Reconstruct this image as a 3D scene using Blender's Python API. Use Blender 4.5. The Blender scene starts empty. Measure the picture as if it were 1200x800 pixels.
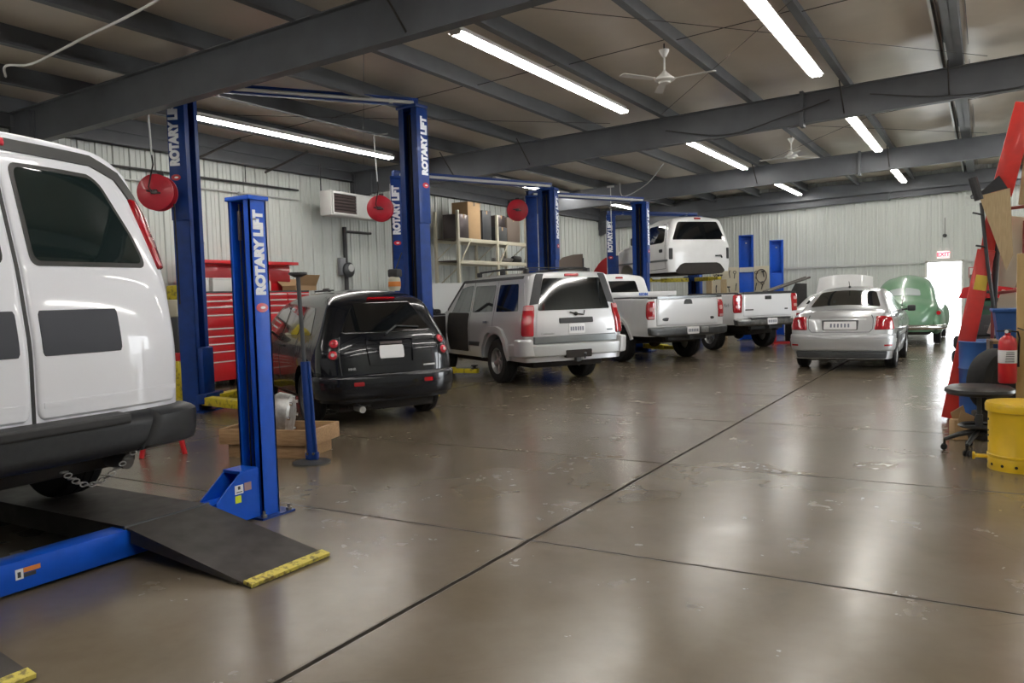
import bpy, bmesh, math, random
from mathutils import Vector, Matrix, Euler
random.seed(7)
SC = bpy.context.scene
COL = SC.collection
PI = math.pi
R = math.radians
EXPOSURE = .45
WORLD = 9.0
FLOOR_A = (.128, .100, .066); FLOOR_B = (.168, .136, .095)
CEIL = (.60, .53, .44)
STEEL = (.125, .132, .145)

# ------------------------------------------------------------------ materials
def mat(name, col, rough=.5, metal=0., coat=0., emit=None, es=0., alpha=1., spec=.5, trans=0.):
    m = bpy.data.materials.new(name); m.use_nodes = True
    b = m.node_tree.nodes['Principled BSDF']
    b.inputs['Base Color'].default_value = (*col, 1)
    b.inputs['Roughness'].default_value = rough
    b.inputs['Metallic'].default_value = metal
    b.inputs['Coat Weight'].default_value = coat
    b.inputs['Coat Roughness'].default_value = .04
    b.inputs['Specular IOR Level'].default_value = spec
    b.inputs['Transmission Weight'].default_value = trans
    if emit:
        b.inputs['Emission Color'].default_value = (*emit, 1)
        b.inputs['Emission Strength'].default_value = es
    return m

def noisy(m, scale=6., amt=.25, detail=4., rough_amt=0., dark=(0, 0, 0), thr=(.35, .75), stretch=(1, 1, 1)):
    """break up the base colour with object-space noise (dirt, wear)"""
    nt = m.node_tree; N = nt.nodes; L = nt.links
    b = N['Principled BSDF']; base = tuple(b.inputs['Base Color'].default_value)
    tc = N.new('ShaderNodeTexCoord'); mp = N.new('ShaderNodeMapping'); mp.inputs['Scale'].default_value = stretch
    no = N.new('ShaderNodeTexNoise'); no.inputs['Scale'].default_value = scale; no.inputs['Detail'].default_value = detail
    rp = N.new('ShaderNodeMapRange'); rp.inputs['From Min'].default_value = thr[0]; rp.inputs['From Max'].default_value = thr[1]
    rp.inputs['To Max'].default_value = amt
    mx = N.new('ShaderNodeMix'); mx.data_type = 'RGBA'
    mx.inputs[6].default_value = base; mx.inputs[7].default_value = (*dark, 1)
    L.new(tc.outputs['Object'], mp.inputs['Vector']); L.new(mp.outputs[0], no.inputs['Vector'])
    L.new(no.outputs['Fac'], rp.inputs['Value']); L.new(rp.outputs[0], mx.inputs[0]); L.new(mx.outputs[2], b.inputs['Base Color'])
    if rough_amt:
        r0 = b.inputs['Roughness'].default_value
        rr = N.new('ShaderNodeMapRange'); rr.inputs['To Min'].default_value = r0; rr.inputs['To Max'].default_value = min(1, r0 + rough_amt)
        L.new(no.outputs['Fac'], rr.inputs['Value']); L.new(rr.outputs[0], b.inputs['Roughness'])
    return m

M = {}
M['white_paint'] = mat('white_paint', (.86, .87, .93), .32, coat=.6)
M['truck_white'] = noisy(mat('truck_white', (.76, .76, .76), .35, coat=.5), 5, .12, dark=(.45, .42, .38))
M['black_paint'] = mat('black_paint', (.004, .005, .008), .25, coat=.55, spec=.25)
M['silver_paint'] = mat('silver_paint', (.52, .52, .53), .32, metal=.45, coat=.6)
M['grey_silver'] = mat('grey_silver', (.46, .47, .48), .30, metal=.5, coat=.8)
M['silver_trim'] = mat('silver_trim', (.48, .49, .49), .4, metal=.3, coat=.3)
M['green_paint'] = noisy(mat('green_paint', (.12, .26, .15), .35, coat=.5), 4, .35, dark=(.22, .32, .22))
M['blue_lift'] = noisy(mat('blue_lift', (.004, .085, .56), .42, coat=.08, spec=.3), 9, .2, dark=(.004, .03, .16))
M['deep_blue'] = noisy(mat('deep_blue', (.005, .038, .21), .42, coat=.1, spec=.35), 9, .45, dark=(.004, .02, .09))
M['lift_yellow'] = noisy(mat('lift_yellow', (.62, .50, .02), .5), 14, .75, dark=(.06, .05, .02), thr=(.5, .7))
M['can_yellow'] = noisy(mat('can_yellow', (.78, .50, .01), .35, coat=.3), 6, .25, dark=(.35, .2, .01))
M['red_paint'] = mat('red_paint', (.55, .012, .018), .33, coat=.5)
M['reel_red'] = noisy(mat('reel_red', (.50, .012, .030), .4, coat=.2), 8, .25, dark=(.2, .01, .01))
M['crane_red'] = noisy(mat('crane_red', (.62, .03, .02), .4, coat=.2), 10, .3, dark=(.25, .02, .02))
M['rubber'] = noisy(mat('rubber', (.012, .012, .013), .72, spec=.3), 20, .4, dark=(.03, .028, .025))
M['black_plastic'] = noisy(mat('black_plastic', (.022, .022, .024), .48), 18, .3, dark=(.05, .05, .05))
M['dark_grey'] = mat('dark_grey', (.045, .048, .052), .5)
M['recess_grey'] = mat('recess_grey', (.035, .038, .050), .55)
M['underbody'] = noisy(mat('underbody', (.015, .013, .012), .8), 9, .5, dark=(.04, .025, .015))
M['glass_dark'] = mat('glass_dark', (.004, .005, .006), .05, coat=1., spec=.6)
M['glass_mid'] = mat('glass_mid', (.06, .075, .075), .06, coat=1.)
M['tail_red'] = mat('tail_red', (.36, .004, .010), .12, coat=1.)
M['tail_bright'] = mat('tail_bright', (.62, .03, .05), .15, coat=1.)
M['lamp_clear'] = mat('lamp_clear', (.6, .55, .55), .1, coat=1.)
M['chrome'] = mat('chrome', (.72, .72, .72), .16, metal=1.)
M['dull_chrome'] = noisy(mat('dull_chrome', (.42, .42, .42), .38, metal=.9), 12, .5, dark=(.12, .10, .08))
M['rim_alloy'] = noisy(mat('rim_alloy', (.42, .42, .42), .38, metal=.8), 10, .35, dark=(.10, .09, .08))
M['old_steel'] = noisy(mat('old_steel', (.10, .095, .09), .5, metal=.6), 12, .5, dark=(.05, .03, .02))
M['steel'] = noisy(mat('steel', (.38, .37, .36), .35, metal=.9), 12, .4, dark=(.14, .12, .10))
M['cast_alu'] = noisy(mat('cast_alu', (.55, .55, .54), .42, metal=.7), 16, .5, dark=(.12, .11, .10))
M['plate_white'] = mat('plate_white', (.85, .85, .86), .4)
M['plate_ink'] = mat('plate_ink', (.18, .2, .26), .5)
M['lettering_white'] = mat('lettering_white', (.86, .88, .92), .4)
M['wood'] = noisy(mat('wood', (.42, .26, .13), .7), 7, .6, dark=(.16, .08, .035), stretch=(1, 8, 8))
M['pale_wood'] = noisy(mat('pale_wood', (.55, .42, .24), .7), 7, .4, dark=(.28, .18, .09), stretch=(8, 8, 1))
M['cardboard'] = noisy(mat('cardboard', (.44, .29, .15), .8), 5, .2, dark=(.25, .15, .08))
M['beige_steel'] = mat('beige_steel', (.62, .58, .45), .5)
M['galv'] = mat('galv', (.55, .56, .55), .45, metal=.3)
M['conduit'] = mat('conduit', (.05, .05, .05), .5, metal=.3)
M['off_white'] = mat('off_white', (.72, .71, .68), .5)
M['heater_white'] = noisy(mat('heater_white', (.70, .70, .68), .5), 3, .2, dark=(.5, .48, .42))
M['louver_brown'] = mat('louver_brown', (.05, .03, .028), .5)
M['sticker_orange'] = mat('sticker_orange', (.75, .25, .05), .5)
M['sticker_yellow'] = mat('sticker_yellow', (.75, .85, .04), .5)
M['sticker_grey'] = mat('sticker_grey', (.35, .22, .22), .5)
M['blue_plastic'] = mat('blue_plastic', (.02, .09, .30), .4)
M['grey_plastic'] = mat('grey_plastic', (.22, .23, .24), .45)
M['brown_board'] = mat('brown_board', (.13, .10, .08), .7)
M['tan_post'] = noisy(mat('tan_post', (.55, .38, .16), .6), 5, .3, dark=(.35, .22, .09), stretch=(6, 6, .6))
M['cream'] = mat('cream', (.68, .62, .47), .6)
M['vinyl_black'] = noisy(mat('vinyl_black', (.018, .018, .018), .38), 12, .4, dark=(.05, .045, .04))
M['tube_light'] = mat('tube_light', (1, 1, 1), .5, emit=(1, .97, .92), es=30)
M['exit_red'] = mat('exit_red', (.8, .05, .08), .5, emit=(1, .05, .10), es=1.5)
M['exit_white'] = mat('exit_white', (.9, .85, .85), .5, emit=(1, .8, .8), es=.6)
M['ramp_plate'] = noisy(mat('ramp_plate', (.060, .052, .046), .42, metal=.35), 7, .55, rough_amt=.25, dark=(.022, .02, .018))
M['edge_yellow'] = noisy(mat('edge_yellow', (.62, .52, .10), .6), 30, .8, dark=(.12, .09, .04), thr=(.48, .62))

# ------------------------------------------------------------------ mesh helpers
def link(name, me, m, parent=None, smooth=35):
    o = bpy.data.objects.new(name, me); COL.objects.link(o)
    if m is not None:
        for mm in (m if isinstance(m, (list, tuple)) else [m]): me.materials.append(mm if not isinstance(mm, str) else M[mm])
    if parent is not None: o.parent = parent
    if smooth:
        me.polygons.foreach_set('use_smooth', [True] * len(me.polygons))
        me.set_sharp_from_angle(angle=R(smooth))
    return o

class MB:
    """collects shapes into one mesh"""
    def __init__(s): s.bm = bmesh.new(); s.mi = 0
    def _tag(s, fs):
        for f in fs: f.material_index = s.mi
    def box(s, x0, x1, y0, y1, z0, z1, mtx=None, bev=0.):
        ret = bmesh.ops.create_cube(s.bm, size=1)
        vs = ret['verts']
        bmesh.ops.scale(s.bm, vec=(x1 - x0, y1 - y0, z1 - z0), verts=vs)
        bmesh.ops.translate(s.bm, vec=((x0 + x1) / 2, (y0 + y1) / 2, (z0 + z1) / 2), verts=vs)
        if bev:
            es = list({e for v in vs for e in v.link_edges})
            r = bmesh.ops.bevel(s.bm, geom=es, offset=bev, segments=2, profile=.5, affect='EDGES')
            vs = list({v for f in r['faces'] for v in f.verts} | {v for v in vs if v.is_valid})
        if mtx is not None: bmesh.ops.transform(s.bm, matrix=mtx, verts=vs)
        s._tag({f for v in vs for f in v.link_faces})
        return s
    def tube(s, pts, r, n=8, caps=True):
        pts = [Vector(p) for p in pts]; rings = []
        up = None
        for i, p in enumerate(pts):
            d = (pts[min(i + 1, len(pts) - 1)] - pts[max(i - 1, 0)]).normalized()
            if up is None:
                up = Vector((0, 0, 1)) if abs(d.z) < .9 else Vector((1, 0, 0))
            a = d.cross(up)
            if a.length < 1e-4: a = d.cross(Vector((0, 1, 0)))
            a.normalize(); b = a.cross(d).normalized(); up = b
            rr = r[i] if isinstance(r, (list, tuple)) else r
            rings.append([s.bm.verts.new(p + a * math.cos(2 * PI * k / n) * rr + b * math.sin(2 * PI * k / n) * rr) for k in range(n)])
        fs = []
        for i in range(len(rings) - 1):
            for k in range(n):
                fs.append(s.bm.faces.new((rings[i][k], rings[i][(k + 1) % n], rings[i + 1][(k + 1) % n], rings[i + 1][k])))
        if caps: fs.append(s.bm.faces.new(rings[0][::-1])); fs.append(s.bm.faces.new(rings[-1]))
        s._tag(fs); return s
    def lathe(s, prof, n=32, mtx=None, axis='Z'):
        """prof [(r, h)] round the axis"""
        rings = []
        for (r, h) in prof:
            ring = []
            for k in range(n):
                a = 2 * PI * k / n
                c, q = math.cos(a) * r, math.sin(a) * r
                v = Vector((c, q, h)) if axis == 'Z' else (Vector((c, h, q)) if axis == 'Y' else Vector((h, c, q)))
                if mtx is not None: v = mtx @ v
                ring.append(s.bm.verts.new(v))
            rings.append(ring)
        fs = []
        for i in range(len(rings) - 1):
            for k in range(n):
                fs.append(s.bm.faces.new((rings[i][k], rings[i][(k + 1) % n], rings[i + 1][(k + 1) % n], rings[i + 1][k])))
        if prof[0][0] > 1e-4: fs.append(s.bm.faces.new(rings[0][::-1]))
        if prof[-1][0] > 1e-4: fs.append(s.bm.faces.new(rings[-1]))
        s._tag(fs); return s
    def prism(s, poly, h, mtx=None):
        """poly [(a,b)] extruded 0..h along local z, then mtx"""
        mtx = mtx or Matrix()
        b = [s.bm.verts.new(mtx @ Vector((p[0], p[1], 0))) for p in poly]
        t = [s.bm.verts.new(mtx @ Vector((p[0], p[1], h))) for p in poly]
        n = len(poly); fs = [s.bm.faces.new(b[::-1]), s.bm.faces.new(t)]
        for i in range(n): fs.append(s.bm.faces.new((b[i], b[(i + 1) % n], t[(i + 1) % n], t[i])))
        s._tag(fs); return s
    def grid(s, P):
        V = [[s.bm.verts.new(p) for p in row] for row in P]; fs = []
        for i in range(len(V) - 1):
            for j in range(len(V[0]) - 1):
                fs.append(s.bm.faces.new((V[i][j], V[i][j + 1], V[i + 1][j + 1], V[i + 1][j])))
        s._tag(fs); return V
    def sphere(s, c, r, sc=(1, 1, 1), n=16):
        m = Matrix.Translation(c) @ Matrix.Diagonal((*[r * k for k in sc], 1))
        ret = bmesh.ops.create_uvsphere(s.bm, u_segments=n, v_segments=max(6, n // 2), radius=1, matrix=m)
        s._tag({f for v in ret['verts'] for f in v.link_faces}); return s
    def build(s, name, m, parent=None, smooth=35, merge=True):
        if merge: bmesh.ops.remove_doubles(s.bm, verts=s.bm.verts, dist=1e-5)
        bmesh.ops.recalc_face_normals(s.bm, faces=s.bm.faces)
        me = bpy.data.meshes.new(name); s.bm.to_mesh(me); s.bm.free()
        return link(name, me, m, parent, smooth)

def tag(o, label=None, cat=None, group=None, kind=None):
    if label: o['label'] = label
    if cat: o['category'] = cat
    if group: o['group'] = group
    if kind: o['kind'] = kind
    return o
def empty(name, loc, rz=0., label=None, cat=None, group=None):
    o = bpy.data.objects.new(name, None); COL.objects.link(o); o.location = loc; o.rotation_euler = (0, 0, rz)
    o.empty_display_size = .2
    return tag(o, label, cat, group)
def struct(o): o['kind'] = 'structure'; return o
def kids(o): return [c for c in bpy.data.objects if c.parent == o]
def copy_tree(o, parent=None):
    c = o.copy(); COL.objects.link(c); c.parent = parent
    for ch in kids(o): copy_tree(ch, c)
    return c
def text(body, size, m, mtx, parent=None, name='lettering', ext=.002, bold=.0, xs=1.):
    cu = bpy.data.curves.new(name, 'FONT'); cu.body = body; cu.size = size; cu.extrude = ext; cu.offset = bold
    cu.align_x = 'CENTER'; cu.align_y = 'CENTER'
    t = bpy.data.objects.new(name + '_tmp', cu); COL.objects.link(t)
    dg = bpy.context.evaluated_depsgraph_get(); dg.update()
    me = bpy.data.meshes.new_from_object(t.evaluated_get(dg)); bpy.data.objects.remove(t); bpy.data.curves.remove(cu)
    me.materials.clear()
    me.transform(mtx @ Matrix.Diagonal((xs, 1, 1, 1)))
    me.name = name
    return link(name, me, m, parent, 0)
def frame(o, x, y):
    """matrix with origin o, columns x, y, x×y"""
    x = Vector(x).normalized(); y = Vector(y).normalized(); z = x.cross(y)
    m = Matrix((x, y, z)).transposed().to_4x4(); m.translation = Vector(o); return m
def interp(tab, v):
    if v <= tab[0][0]: return tab[0][1]
    for (a, b), (c, d) in zip(tab, tab[1:]):
        if v <= c: return b + (d - b) * (v - a) / (c - a) if c > a else d
    return tab[-1][1]
def smooth_tab(pts, n=8, r=.35):
    """round the corners of a polyline table by quadratic blends"""
    out = [pts[0]]
    for i in range(1, len(pts) - 1):
        p0, p1, p2 = [Vector((*p, 0)) for p in pts[i - 1:i + 2]]
        d0 = (p0 - p1); d2 = (p2 - p1); k = min(r, d0.length * .45, d2.length * .45)
        a = p1 + d0.normalized() * k; c = p1 + d2.normalized() * k
        for j in range(n + 1):
            t = j / n; q = a * (1 - t) ** 2 + p1 * 2 * t * (1 - t) + c * t * t; out.append((q.x, q.y))
    out.append(pts[-1]); return out
def rrect(u0, u1, v0, v1, r, n=5):
    return rpoly([(u0, v0), (u1, v0), (u1, v1), (u0, v1)], r, n)
def rpoly(pts, r, n=5):
    out = []; L = len(pts)
    for i in range(L):
        p0, p1, p2 = [Vector((*pts[(i + k) % L], 0)) for k in (-1, 0, 1)]
        d0 = (p0 - p1); d2 = (p2 - p1); k = min(r, d0.length * .45, d2.length * .45)
        a = p1 + d0.normalized() * k; c = p1 + d2.normalized() * k
        for j in range(n + 1):
            t = j / n; q = a * (1 - t) ** 2 + p1 * 2 * t * (1 - t) + c * t * t; out.append((q.x, q.y))
    return out

# ------------------------------------------------------------------ vehicle bodies
class Body:
    """A car body: x forward from the rear face, y to the car's left, z up. A closed lofted shell with wheel arches,
    plus maps that lay panels (glass, lamps, bumpers, trims) on its surface."""
    def __init__(s, L, wz, top, zb, arches=(), rr=.25, rn=3., fr=.5, fn=2.6, xr=((0, 0), (1, 0)), xf=((0, 0), (1, 0)), edge=.08, crown=.03, back=.8, open_top=False, wx=((0, 1), (1, 1))):
        s.L, s.wz, s.top, s.zb, s.arches, s.rr, s.rn, s.fr, s.fn = L, wz, smooth_tab(top, 6), zb, arches, rr, rn, fr, fn
        s.xr, s.xf, s.edge, s.crown, s.back, s.open_top, s.wx = smooth_tab(list(xr), 5, .08) if len(xr) > 2 else list(xr), xf, edge, crown, back, open_top, wx
    def corner(s, a):
        k = 1.
        if a < s.rr: k = max(0., 1 - (1 - max(a, 0) / s.rr) ** s.rn) ** (1 / s.rn)
        b = s.L - a
        if b < s.fr: k = min(k, max(0., 1 - (1 - max(b, 0) / s.fr) ** s.fn) ** (1 / s.fn))
        return k
    def w(s, a, z): return interp(s.wz, z) * s.corner(a) * interp(s.wx, a)
    def zt(s, a): return interp(s.top, a)
    def zbot(s, a):
        z = s.zb
        for (c, rad, zc) in s.arches:
            if abs(a - c) < rad: z = max(z, zc + math.sqrt(rad * rad - (a - c) ** 2))
        return z
    def x(s, a, z):
        k = max(0., 1 - a / s.back); q = max(0., 1 - (s.L - a) / .9)
        return a + interp(s.xr, z) * k - interp(s.xf, z) * q
    def shell(s, name, m, parent, nz=16, nt=8):
        S = []
        n = 14
        for i in range(n + 1):
            th = PI / 2 * i / n; S.append(s.rr * (1 - math.cos(th) ** (2 / s.rn)))
        for i in range(n + 1):
            th = PI / 2 * i / n; S.append(s.L - s.fr * (1 - math.cos(th) ** (2 / s.fn)))
        a = s.rr
        while a < s.L - s.fr: S.append(a); a += .07
        for (c, rad, zc) in s.arches:
            for i in range(25): S.append(c - rad * math.cos(PI * i / 24))
            S += [c - rad - .001, c + rad + .001]
        for p in s.top: S.append(min(max(p[0], 0), s.L))
        S = sorted(set(round(v, 4) for v in S if -1e-6 <= v <= s.L + 1e-6))
        P = []
        for a in S:
            zt, zb = s.zt(a), s.zbot(a); row = []
            row.append((0., zb)); row.append((s.w(a, zb) * .999, zb))
            re = min(s.edge, (zt - zb) * .4)
            for i in range(nz + 1):
                z = zb + (zt - re - zb) * i / nz; row.append((s.w(a, z), z))
            for i in range(1, 6):
                th = PI / 2 * i / 5; w = s.w(a, zt - re + re * math.sin(th)); row.append((w - min(re, w) * (1 - math.cos(th)), zt - re + re * math.sin(th)))
            w = row[-1][0]
            if not s.open_top:
                for i in range(1, nt + 1):
                    y = w * (1 - i / nt); row.append((y, zt + s.crown * s.corner(a) * (1 - (y / w) ** 2 if w > 1e-6 else 0)))
            P.append([(s.x(a, z), y, z) for (y, z) in row])
        mb = MB(); mb.grid(P); mb.grid([[(x, -y, z) for (x, y, z) in r] for r in P])
        return mb.build(name, m, parent)
    # maps
    def side(s, sg):
        return lambda a, z: Vector((s.x(a, z), sg * s.w(a, z), z))
    def plan(s):
        """(u, z): u = arc length along the plan outline from the middle of the rear face, + is the car's left"""
        cache = []
        pts = [(0., 0.)]; n = 60
        for i in range(1, n + 1):
            th = PI / 2 * i / n; pts.append((s.rr * (1 - math.cos(th) ** (2 / s.rn)), math.sin(th) ** (2 / s.rn)))
        W0 = interp(s.wz, .8 if s.wz[-1][0] > .8 else s.wz[0][0]); l = 0.; tabx = [(0., 0.)]; tabw = [(0., 0.)]
        for (a, b), (c, d) in zip(pts, pts[1:]):
            l += math.hypot(c - a, (d - b) * W0); tabx.append((l, c)); tabw.append((l, d))
        end = l
        def f(u, z):
            q = abs(u); sg = 1 if u >= 0 else -1
            if q <= end: a = interp(tabx, q); k = interp(tabw, q)
            else: a = s.rr + (q - end); k = 1.
            return Vector((s.x(a, z), sg * interp(s.wz, z) * k * interp(s.wx, a), z))
        f.end = end
        return f
    def roof(s):
        def f(a, y):
            zt = s.zt(a); w = max(.05, s.w(a, zt) - s.edge)
            return Vector((s.x(a, zt), y, zt + s.crown * s.corner(a) * (1 - min(1, (y / w) ** 2))))
        return f

def panel(fmap, poly, off=.006, name='panel', m=None, parent=None, pillow=0., depth=.02, nu=14, nv=10, hint=(0, 0, 0), mb=None):
    """a thick sheet laid over fmap(u, v) inside a convex polygon, standing off by `off`; pillow rounds its border"""
    vs = [p[1] for p in poly]; v0, v1 = min(vs), max(vs); L = len(poly); G = []
    rows = []
    for i in range(nv + 1):
        t = (1 - math.cos(PI * i / nv)) / 2; t = t * .98 + .01 if 0 < i < nv else (0.004 if i == 0 else .996)
        v = v0 + (v1 - v0) * t; us = []
        for k in range(L):
            (a, b), (c, d) = poly[k], poly[(k + 1) % L]
            if (b - v) * (d - v) <= 0 and b != d: us.append(a + (c - a) * (v - b) / (d - b))
        if len(us) < 2: continue
        rows.append((v, min(us), max(us)))
    own = mb is None
    if own: mb = MB()
    e = .004; P = []; Q = []
    cen = Vector(hint)
    for (v, a, b) in rows:
        pr_, qr = [], []
        for j in range(nu + 1):
            t = (1 - math.cos(PI * j / nu)) / 2 if pillow else j / nu
            u = a + (b - a) * t
            p = fmap(u, v); du = fmap(u + e, v) - fmap(u - e, v); dv = fmap(u, v + e) - fmap(u, v - e)
            n = du.cross(dv)
            n = n.normalized() if n.length > 1e-12 else Vector((0, 0, 1))
            if n.dot(p - cen) < 0: n = -n
            o = off
            if pillow:
                d = min(u - a, b - u, v - rows[0][0], rows[-1][0] - v)
                k = min(1, max(0, d / pillow)); o = off * math.sqrt(max(0, 1 - (1 - k) ** 2))
            pr_.append(p + n * o); qr.append(p - n * depth)
        P.append(pr_); Q.append(qr)
    V = mb.grid(P); U = mb.grid(Q)
    ni, nj = len(V) - 1, len(V[0]) - 1
    loop = [(0, j) for j in range(nj)] + [(i, nj) for i in range(ni)] + [(ni, j) for j in range(nj, 0, -1)] + [(i, 0) for i in range(ni, 0, -1)]
    fs = []
    for k in range(len(loop)):
        a, b = loop[k], loop[(k + 1) % len(loop)]
        fs.append(mb.bm.faces.new((V[a[0]][a[1]], V[b[0]][b[1]], U[b[0]][b[1]], U[a[0]][a[1]])))
    mb._tag(fs)
    if own: return mb.build(name, m, parent, merge=False)
    return mb

def strip(fmap, pts, width, off, name, m, parent, hint=(0, 0, 0), mb=None):
    """a raised line (seam, moulding) along (u, v) points"""
    own = mb is None
    if own: mb = MB()
    q = []
    for (a, b), (c, d) in zip(pts, pts[1:]):
        n = max(2, int(math.hypot(c - a, d - b) / .06))
        for i in range(n): q.append((a + (c - a) * i / n, b + (d - b) * i / n))
    q.append(pts[-1]); cen = Vector(hint); P = []; e = .004
    for i, (u, v) in enumerate(q):
        p = fmap(u, v); du = fmap(u + e, v) - fmap(u - e, v); dv = fmap(u, v + e) - fmap(u, v - e); n = du.cross(dv)
        n = n.normalized() if n.length > 1e-12 else Vector((0, 0, 1))
        if n.dot(p - cen) < 0: n = -n
        P.append((p, n))
    rings = []
    for i, (p, n) in enumerate(P):
        d = P[min(i + 1, len(P) - 1)][0] - P[max(0, i - 1)][0]; d.normalize(); t = n.cross(d).normalized() * width / 2
        rings.append([p + t - n * .012, p + t + n * off, p - t + n * off, p - t - n * .012])
    V = [[mb.bm.verts.new(p) for p in r] for r in rings]; fs = [mb.bm.faces.new(V[0]), mb.bm.faces.new(V[-1][::-1])]
    for i in range(len(V) - 1):
        for k in range(4): fs.append(mb.bm.faces.new((V[i][k], V[i][(k + 1) % 4], V[i + 1][(k + 1) % 4], V[i + 1][k])))
    mb._tag(fs)
    if own: return mb.build(name, m, parent)

def add_wheel(parent, x, y, z, r, w=.22, rim='rim_alloy', style='spoke', n_sp=5, rr=None, tire_m='rubber'):
    """tyre (part, named wheel) and its rim (sub-part); y>0 outer face to the left"""
    sg = 1 if y > 0 else -1; rr = rr or r * .66; h = w / 2
    mt = Matrix.Translation((x, y, z))
    mb = MB()
    prof = [(rr * .96, -h * .8), (rr * 1.04, -h * .95), (r * .9, -h), (r * .975, -h * .84), (r, -h * .62), (r, -h * .3), (r - .008, -h * .28), (r - .008, -h * .2), (r, -h * .18), (r, h * .18), (r - .008, h * .2), (r - .008, h * .28), (r, h * .3), (r, h * .62), (r * .975, h * .84), (r * .9, h), (rr * 1.04, h * .95), (rr * .96, h * .8), (rr * .92, 0), (rr * .96, -h * .8)]
    mb.lathe(prof[:-1], 40, mt, 'Y')
    t = mb.build('wheel', tire_m, parent)
    mb = MB()
    mb.lathe([(rr * .9, sg * h * -.1), (rr * 1.03, sg * h * .86), (rr * .98, sg * h * .93), (rr * .88, sg * h * .6), (rr * .84, sg * h * .1), (.05, sg * h * .05), (.0, sg * h * .05)], 32, mt, 'Y')
    if style == 'spoke':
        for k in range(n_sp):
            a = 2 * PI * k / n_sp + .3
            mm = mt @ Matrix.Rotation(a, 4, 'Y')
            mb.box(.03, rr * .95, sg * h * .4 - .012, sg * h * .4 + .028, -rr * .13, rr * .13, mm, .008)
        mb.lathe([(rr * .26, sg * h * .3), (rr * .24, sg * h * .78), (rr * .1, sg * h * .84), (0, sg * h * .84)], 20, mt, 'Y')
    else:
        mb.lathe([(rr * .85, sg * h * .35), (rr * .6, sg * h * .7), (rr * .34, sg * h * .6), (rr * .3, sg * h * 1.05), (rr * .12, sg * h * 1.1), (0, sg * h * 1.1)], 28, mt, 'Y')
    mb.build('rim', rim, t)
    return t

def underbody(parent, x0, x1, hw, zl, zh, axles=(), arr=.045):
    mb = MB()
    mb.box(x0, x1, -hw, hw, zl, zh, bev=.03)
    for (x, z, half) in axles:
        mb.tube([(x, -half, z), (x, half, z)], arr); mb.sphere((x, 0, z), arr * 2.6)
    return mb.build('underbody', 'underbody', parent)
def licence(fmap, u, z, parent, w=.31, h=.155, off=.02, hint=(2, 0, 1), ink=True):
    p = panel(fmap, rrect(u - w / 2, u + w / 2, z - h / 2, z + h / 2, .015), off, 'licence_plate', 'plate_white', parent, depth=.01, hint=hint, nu=4, nv=4)
    if ink:
        mb = MB()
        for k in range(6):
            a = u - w * .36 + k * w * .145
            panel(fmap, [(a - .014, z - .035), (a + .014, z - .035), (a + .014, z + .03), (a - .014, z + .03)], off + .002, depth=.001, hint=hint, nu=1, nv=2, mb=mb)
        mb.build('plate_markings', 'plate_ink', p)
    return p
# ------------------------------------------------------------------ camera (level-fitted: 27.9 mm, looking 31 degrees left of the hall's length)
EYE = 1.5
def cam_setup():
    yaw, pitch, roll = .53923, -.056325, -.029584
    cy, sy, cp, sp = math.cos(yaw), math.sin(yaw), math.cos(pitch), math.sin(pitch)
    f = Vector((-sy * cp, cy * cp, sp)); r = Vector((cy, sy, 0)); u = r.cross(f)
    cr, sr = math.cos(roll), math.sin(roll)
    r2 = r * cr + u * sr; u2 = -r * sr + u * cr
    cd = bpy.data.cameras.new('camera'); cd.sensor_width = 36; cd.lens = 930.5 / 1200 * 36; cd.clip_end = 300; cd.clip_start = .02
    c = bpy.data.objects.new('camera', cd); COL.objects.link(c)
    m = Matrix((r2, u2, -f)).transposed().to_4x4(); m.translation = (0, 0, EYE); c.matrix_world = m
    SC.camera = c
cam_setup()
SC.view_settings.view_transform = 'Standard'; SC.view_settings.look = 'None'; SC.view_settings.gamma = 1
SC.view_settings.exposure = EXPOSURE; SC.view_settings.use_curve_mapping = False
SC.cycles.use_denoising = True
SC.cycles.max_bounces = 8; SC.cycles.diffuse_bounces = 5; SC.cycles.glossy_bounces = 4; SC.cycles.sample_clamp_indirect = 6
try: SC.cycles.use_light_tree = True
except Exception: pass
w = bpy.data.worlds.new('daylight'); SC.world = w; w.use_nodes = True
w.node_tree.nodes['Background'].inputs[0].default_value = (.93, .97, 1, 1); w.node_tree.nodes['Background'].inputs[1].default_value = WORLD

XL, XR, YN, YF = -12.7, 6.2, -7.2, 28.0
def roof_z(x): return 4.73 + .027 * (x - XL) if x < 3 else 4.73 + .027 * (3 - XL)       # underside of the insulation blanket
def purl_z(x): return roof_z(x) - .27

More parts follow.
